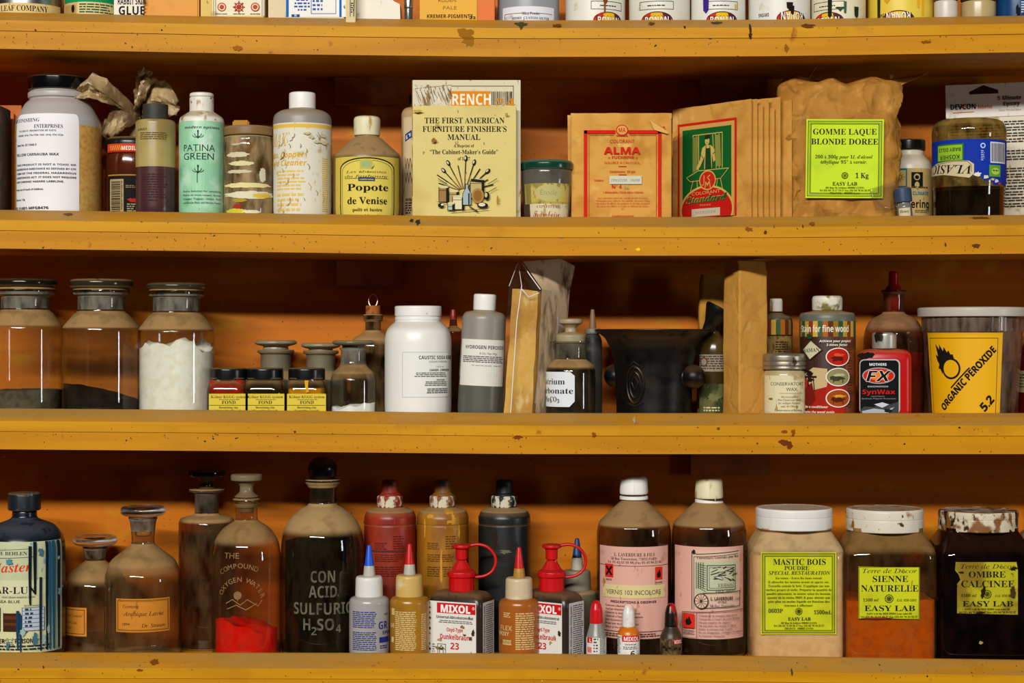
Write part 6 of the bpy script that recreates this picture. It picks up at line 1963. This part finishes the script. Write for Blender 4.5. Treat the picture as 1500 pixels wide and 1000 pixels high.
# small tinting bottles
for lab, cx, hw, capm, ys, bm_, lc, txt in (('tiny tinting bottle with a red cap and silvery shoulder', 873.5, 14.6, M('tiny_red', '#c41016', .3), (879, 912, 928), M('tiny_grey', '#84827c', .3), '#d6d4cc', 'L'),
                                            ('tiny orange tinting bottle with a white cap', 920.8, 16.5, M('tiny_white', '#dcdad4', .35, layers=(('#e0bca8', 60, .55, .7),)), (884, 917, 925), M('tiny_orange', '#cc6c12', .3), '#dedcd4', 'MIXOL'),
                                            ('tiny grimy tinting bottle with a red cap streaked black', 983, 16.3, M('tiny_redblack', '#a80c12', .3, layers=(('#140a0a', (70, 70, 30), .48, .54),)), (883, 917, 930), M('tiny_dark', '#3a2c1c', .4, layers=(('#241a10', 50, .45, .65),)), '#3c2c1c', 'MI')):
    t = T('tinting_bottle', lab, 'bottle', 3, cx, hw, group='tiny tinting bottles')
    a, b, c = ys
    t.loft('body', [(hw - 1, 'b'), (hw, 955), (hw, c + 4), (hw - 2, c - 3), (9.6, b + 1), (9.4, b)], [bm_], r=3, keep=True)
    t.loft('cap', [(9.6, b + .5), (9.8, b - 2), (9, b - 20), (6, a + 3), (2.5, a)], [capm], r=2, ribs=(32, .25), n=64)
    L = Label(t, t.round_map(cx), step=2.5, seed=int(cx))
    L.rect(cx - 22, c + 6, cx + 22, 966, worn(lc, '#6a5430', .6 if txt != 'MI' else .45))
    if txt == 'L':
        L.rect(cx - 15, c + 6, cx - 7, c + 14, '#c4161a').text('L', cx - 10, c + 12.6, 5, '#eee', 'bold') if False else L.rect(cx - 16, c + 6, cx - 6, c + 14, '#c4161a').text('L', cx - 9, c + 12.6, 5, '#eeeae4', 'bold')
        L.rect(cx - 15, c + 20, cx - 7, c + 28, '#d87068').fine(cx - 4, c + 7, cx + 3, 957, 5, '#44443e', word=4).fine(cx + 5, c + 6, cx + 15, 958, 14, '#33332e', word=4, ragged=.1)
    elif txt == 'MIXOL':
        L.rect(cx - 10, c + 6, cx + 19, c + 15, '#c4161a').text('MIXOL', cx + 5, c + 13.6, 6, '#eeeae4', 'bold', w=24).text('Universal', cx + 3, c + 20, 2.6, K, 'bold', w=17).fine(cx - 8, c + 22, cx + 16, c + 27, 2, '#44443e', word=4).text('6', cx + 6, c + 37, 9, K, 'bold').fine(cx - 20, c + 8, cx - 12, 958, 12, '#33332e', word=3)
    else:
        L.rect(cx + 4, c + 6, cx + 18, c + 14, '#a8181a').text('MIXOL', cx + 12, c + 12.6, 5, '#d8ccc0', 'bold', w=14)
        for i in range(16):
            L.blob(cx - 15 + (i * 7.3) % 30, c + 10 + (i * 11.7) % 36, 2.4, 2, ('#6c5838', '#1c140c', '#8a7448')[i % 3], seed=i, rough=.5)
    L.done()

# varnish bottles
VG = glass('varnish_bottle', '#c0ac8c', '#54442c', dust=1.25, haze=.07, dustcol='#94744c')
PINK = worn('#d8a494', '#b88470', .6)
for cx, lab, cap, lev, seed in ((928.5, 'clear varnish bottle with pink hazard label and a strip reading incolore, left of its twin', (697.5, 722), 936, 1), (1038.5, 'clear varnish bottle with pink label carrying a line drawing and a tilted cap ring', (699.5, 728), 812, 2)):
    t = T('varnish_bottle', lab, 'bottle', 3, cx, 54, d=.122, group='clear varnish bottles')
    t.loft('body', [(52, 'b'), (54.5, 950), (54.5, 778), (52, 764), (22, 736), (17.5, 733), (17.5, 722)], [VG], r=6, keep=True, top=False)
    t.powder(52.4, lev if seed == 1 else 812, M('dark_varnish', '#140b06', .3), bot=3, name='varnish')
    t.loft('neck_ring', [(20.5, cap[1] + 9), (20.8, cap[1] + 8), (20.8, cap[1] + 4.5), (19.5, cap[1] + 3.6)], [WHITE], r=1, tilt=.09 if seed == 2 else 0)
    t.loft('cap', [(20.5, cap[1] + 1.6), (20.8, cap[1] - 3), (19.6, cap[0] + 4), (17, cap[0] + .5), (10, cap[0])], [WHITE if seed == 1 else CREAMCAP], r=2, ribs=(48, .8), n=96)
    L = Label(t, t.round_map(cx), seed=80 + seed)
    x0, x1 = cx - 62, cx + 62
    L.rect(x0, 801 if seed == 1 else 801, x1, 936, PINK)
    if seed == 1:
        L.text('L. LAVERDURE & FILS', cx + 1, 815, 5, K, 'serif', w=62).text('58 Rue Traversière, 75012 PARIS', cx, 820.5, 3.6, K, 'serif', w=72).text('Tel. 01 43 43 38 98  Fax 01 43 96 21 26', cx + 1, 825.5, 3.2, K, 'serif', w=86).line([(x0, 829), (x1, 829)], .8, '#3c2420')
        L.rect(881, 827, 897, 847, '#d42818').line([(884.5, 831.5), (893.5, 842.5)], 3.4, K).line([(893.5, 831.5), (884.5, 842.5)], 3.4, K).text('NOCIF', 889, 851.5, 2.6, K, 'bold', w=11)
        L.rect(961, 831, 975, 850, '#d42818').poly([(965, 847), (964, 842), (966, 837), (967, 840), (969, 834), (971, 839), (972, 843), (970, 847)], K).text('FACILEMENT', 968, 855, 2.2, K, 'bold', w=14).text('INFLAMMABLE', 968, 858.5, 2.2, K, 'bold', w=14)
        L.rect(877, 857, 981, 876, worn('#d4c48c', '#b09c5c', .6)).text('VERNIS 102 INCOLORE', 928, 871, 6.6, '#2a2a20', 'sans', w=86)
        L.text('PRESCRIPTIONS A OBSERVER', 928, 883.5, 3.4, K, 'bold', w=70)
        for i, s_ in enumerate(('Facilement inflammable', 'Nocif par inhalation', 'Conserver le récipient bien fermé', 'Conserver à l\u2019écart de toute flamme', 'Eviter le contact avec la peau', 'Ne pas jeter les résidus à l\u2019égout', 'Utiliser en lieu aéré')):
            L.text(s_, 883, 889 + i * 5.2, 2.7, '#3c2018', 'sans', 'L')
        L.line([(878, 925), (981, 925)], .7, '#3c2420').fine(884, 928, 972, 934, 2, '#5c3830', word=6)
        L.blob(880, 854, 2, 6, '#a87c2c', seed=3)
    else:
        ln = '#2a2420'
        L.rect(1013, 806, 1090, 893, '#d4b49c')
        L.line([(1013, 893), (1013, 808), (1020, 812), (1088, 808)], 1.2, ln).line([(1016, 893), (1016, 816), (1086, 812)], .8, ln).ell(1016, 809, 2.6, 3.6, ln)
        L.text('Couvertures Générales pour Bois', 1054, 818, 4, ln, 'serif', w=66, rot=-.03)
        L.rect(1018, 822, 1084, 868, '#b8bc9c')
        for i in range(4):
            L.line([(1020 + i * 3.4, 824), (1020 + i * 3.4, 862)], 1, ln)
        L.frame(1036, 828, 1080, 864, 1.1, ln).frame(1039, 831, 1077, 861, .6, ln)
        rg = random.Random(5)
        for i in range(26):
            x, y = rg.uniform(1040, 1074), rg.uniform(832, 850)
            L.line([(x, y), (x + rg.uniform(3, 12), y + rg.uniform(-4, 4))], rg.uniform(.5, 1.1), ln)
        for i in range(12):
            L.line([(1022, 826 + i * 3), (1034, 828 + i * 3.4)], .5, ln)
        L.text('VERNIS', 1062, 859, 5, '#5c5c48', 'ital', w=22).text('102 Mat', 1062, 867, 4.4, '#5c5c48', 'ital', w=28)
        L.line([(1030, 868), (1086, 866), (1086, 888), (1030, 890)], .9, ln).text('L. LAVERDURE', 1057, 878.5, 5, K, 'bold', w=32).text('ET FILS', 1057, 882.5, 2.6, K, 'bold', w=12).text('58 Rue Traversière', 1058, 888.5, 4, ln, 'ital', w=36).text('Emile', 1082, 879, 4, ln, 'ital', w=10)
        L.ell(1028, 880, 10, 11.5, ln).ell(1028, 880, 8.6, 10, '#d4b49c')
        for i in range(6):
            L.line([(1028 - 8.6 * math.cos(i * .52), 880 - 10 * math.sin(i * .52)), (1028 + 8.6 * math.cos(i * .52), 880 + 10 * math.sin(i * .52))], .7, ln)
        L.line([(1000, 897), (1096, 893)], .9, ln)
        L.rect(1001, 899, 1019, 920, '#d42818').poly([(1006, 916), (1005, 910), (1008, 905), (1009, 908), (1011, 902), (1013, 908), (1015, 912), (1012, 916)], K).text('FACILEMENT', 1010, 925, 2.2, K, 'bold', w=17).text('INFLAMMABLE', 1010, 929, 2.2, K, 'bold', w=17).line([(1000, 897), (1000, 934), (1022, 934), (1022, 897)], .6, ln)
        for i, s_ in enumerate(('Conserver le récipient bien fermé.', 'Conserver à l\u2019écart de toute flamme.', 'Ne pas respirer les vapeurs.', 'Ne pas jeter les résidus à l\u2019égout.', 'Eviter le contact avec la peau.', 'En cas d\u2019ingestion, consulter un médecin', 'et montrer l\u2019étiquette.')):
            L.text(s_, 1025, 902 + i * 4.9, 2.7, '#2c1c18', 'sans', 'L')
    L.done()

# square powder jars
LIMEW = M('lime_paper_low', '#c4c80c', .5, layers=(('#aeb010', 22, .5, .8),), spec=.3)
LIMED = M('lime_paper_stained', '#b0a80c', .5, layers=(('#80680a', 22, .5, .66), ('#3c2406', 45, .64, .7)), spec=.3)


def lab_rosette(L, x, y, r, bg):
    L.ell(x, y, r, r, '#2c3008').ell(x, y, r * .84, r * .84, bg).ell(x, y, r * .55, r * .55, '#3c4008').ell(x, y, r * .4, r * .4, bg)
    for i in range(6):
        a = i * math.pi / 6
        L.line([(x - r * .8 * math.cos(a), y - r * .8 * math.sin(a)), (x + r * .8 * math.cos(a), y + r * .8 * math.sin(a))], .7, '#2c3008')


for cx, hw, lid, lab, lidm, kind in ((1163, 68, (1104.5, 1216, 738, 772), 'square jar of pale wood filler with a clean white lid and lime label', M('lid_white', '#dedcd6', .4, dust=.75, dustcol=lin('#a88458'), dlo=.8, dhi=.95), 0),
                                     (1296, 67.5, (1234, 1346, 739, 775), 'square jar of orange sienna earth with a brown-stained white lid', M('lid_stained', '#d4ccb8', .4, layers=(('#8a5c24', (60, 60, 40), .56, .66), ('#4c2408', 110, .66, .72)), dust=.7, dustcol=lin('#8a6038'), dlo=.8, dhi=.95), 1),
                                     (1433, 69, (1364, 1479, 742, 774), 'square jar of dark umber with a heavily crusted lid and torn lime label', M('lid_crusted', '#ccc0a4', .5, layers=(('#7c4c18', (50, 50, 40), .48, .58), ('#2c1406', (80, 80, 50), .56, .62)), dust=.5, dustcol=lin('#6a4424'), dlo=.8, dhi=.95), 2)):
    t = T('powder_jar', lab, 'jar', 3, cx, hw, f=.034, group='square powder jars')
    g_ = glass('square_jar_glass%d' % kind, ('#f6ecdc', '#e0c8a0', '#6c3820')[kind], ('#d8bc90', '#7c5830', '#1c0c06')[kind], dust=(.6, .6, .2)[kind], haze=(.12, .12, .12)[kind], dustcol=('#d4b482', '#8c6c3c', '#3c2418')[kind])
    lc = (lid[0] + lid[1]) / 2 - cx
    lr = (lid[1] - lid[0]) / 2
    t.loft('body', [(hw - 3, 'b'), (hw, 950), (hw, 808), (hw - 4, 796), (lr - 2, 780), (lr - 5, 776), (lr - 5, 770)], [g_], hd=hw * .84, corner=20, r=8, top=False)
    pm = (powder_mat('filler_powder', '#e6c69a', '#dab688'), powder_mat('sienna_powder', '#e0780e', '#cc660c'), powder_mat('umber_powder', '#1c0a04', '#2c1206'))[kind]
    t.powder(hw - 2.4, (806, 872, 830)[kind], pm, amp=(2, 3, 6)[kind], hd=hw * .84 - 2.4)
    t.loft('lid', [(lr - 1, lid[3] + 1), (lr, lid[3]), (lr, lid[3] - 16), (lr - .5, lid[3] - 17), (lr, lid[3] - 18), (lr, lid[2] + 7), (lr - 2, lid[2] + 4.2), (lr - 4, lid[2] + 5.2)], [lidm], r=1.2, ribs=(24, .5), n=96)
    L = Label(t, t.flat_map(-hw * .84 * t.k - .0004), step=0, seed=90 + kind)
    if kind == 0:
        L.rect(1114.5, 808.5, 1225, 929, LIMEW)
        for q, w in ((2.4, 1.2), (4.4, .6), (6, 1)):
            L.frame(1114.5 + q, 808.5 + q, 1225 - q, 929 - q, w, '#2c3008')
        L.text('MASTIC BOIS', 1171, 827, 8.6, K, 'serif', w=77).text('POUDRE', 1167, 834.6, 6, K, 'serif', w=36).text('SPECIAL RESTAURATION', 1171, 841.4, 5.2, K, 'bi', w=91)
        for i, s_ in enumerate(('En teinte - Extra fin Sans retrait', 'Il absorbe les teintes avant et après sec.', 'Travaille comme le bois. S\u2019applique sur une', 'surface propre et sèche. Préparer la quantité de', 'poudre nécessaire, la teinter selon les besoins,', 'ajouter de la résine 0601 R pour obtenir une', 'pâte plus ou moins liquide en fonction des', 'travaux à effectuer.')):
            L.text(s_, 1170, 848 + i * 5.7, 3.2, K, 'serif', w=(68, 90, 90, 96, 94, 92, 90, 42)[i])
        L.text('0603P', 1136, 897, 5.6, K, 'serif', w=21).text('1500mL', 1205, 899, 5.6, K, 'serif', w=26)
        lab_rosette(L, 1170, 895, 5.2, LIMEW)
        L.text('EASY LAB', 1170.5, 908, 4.6, K, 'serif', w=33)
        for i, s_ in enumerate(('60 Rue St Isidore 69003 LYON', 'Tel (33) 04 72 33 36 27 Fax (33) 04 78 54 52 57', 'FRANCE - 69003 LYON')):
            L.text(s_, 1170, 913 + i * 4, 2.6, K, 'serif', w=(52, 74, 42)[i])
    else:
        bg = LIMEW if kind == 1 else LIMED
        x0, x1, y0, y1 = ((1257.5, 1347, 829.5, 907), (1401, 1491, 823, 900))[kind - 1]
        if kind == 1:
            L.poly([(x0, y0), (x1, y0 + 1), (x1, y1), (x0, y1 - 1)], bg).frame(x0 + .8, y0 + .8, x1 - .8, y1 - .8, .8, '#2c3008')
        else:
            L.poly([(x0 - 1, y0), (x1 - 2, y0), (x1, y0 + 12), (x1, y1), (x0 + 1, y1 - 2), (x0 + 1, y0 + 32), (x0 + 6, y0 + 26), (x0 + 3, y0 + 18), (x0 - 2, y0 + 12)], bg)
        m = (x0 + x1) / 2
        n1, n2 = (('SIENNE', 'NATURELLE'), ('OMBRE', 'CALCINEE'))[kind - 1]
        L.text('Terre de Décor', m + 1, y0 + 9.5, 6.4, K, 'ital', w=80).text(n1, m + (2 if kind == 1 else 0), y0 + 22.6, 9, K, 'serif', w=52 if kind == 1 else 54).text(n2, m + 1, y0 + 36.6, 9.4, K, 'serif', w=84 if kind == 1 else 78)
        L.text('1500 ml', x0 + 18, y0 + 51, 4.2, K, 'bi', w=23).text('EAL 030-1601', x1 - 19, y0 + 51, 3.4, '#3c3c14', 'bi', w=29).text('EASY LAB', m + 1, y0 + 65, 8, K, 'serif', w=74)
        lab_rosette(L, m, y0 + 47, 6.4, bg)
        L.text('EASY LAB Bp 3028 69394 Lyon cedex 03', m, y0 + 70, 2.6, K, 'serif', w=66).text('Tel (33) 04 72 33 36 27 Fax (33) 04 78 54 52 57', m, y0 + 74.6, 2.6, K, 'serif', w=84)
        if kind == 2:
            for i, (x, y, rx, ry) in enumerate(((1440, 868, 3, 8), (1484, 832, 5, 3), (1436, 897, 5, 2), (1408, 838, 4, 2))):
                L.blob(x, y, rx, ry, '#241206', seed=i, rough=.5)
        else:
            L.blob(1286, 905, 20, 1.6, '#7c2c08', seed=3).line([(1336, 850), (1334, 862)], 1, '#a8641c')
    L.done()
    if kind == 2:
        t2 = t
        L = Label(t, t.flat_map(-hw * .84 * t.k - .0003), 'stain', step=0)
        L.blob(1437, 941, 3, 2.4, '#a88458', seed=1)
        L.done()

t = T('glass_bottle', 'dusty bottle shoulder showing at the far right behind the umber jar', 'bottle', 3, 1517, 30, d=.185)
t.loft('body', [(28, 'b'), (30, 950), (30, 800), (24, 782), (10, 770), (9, 745), (12, 744), (12, 738)], [glass('dusty_end_bottle', '#8c7a60', '#3a2c1c', dust=1.0, haze=.4)], r=6)
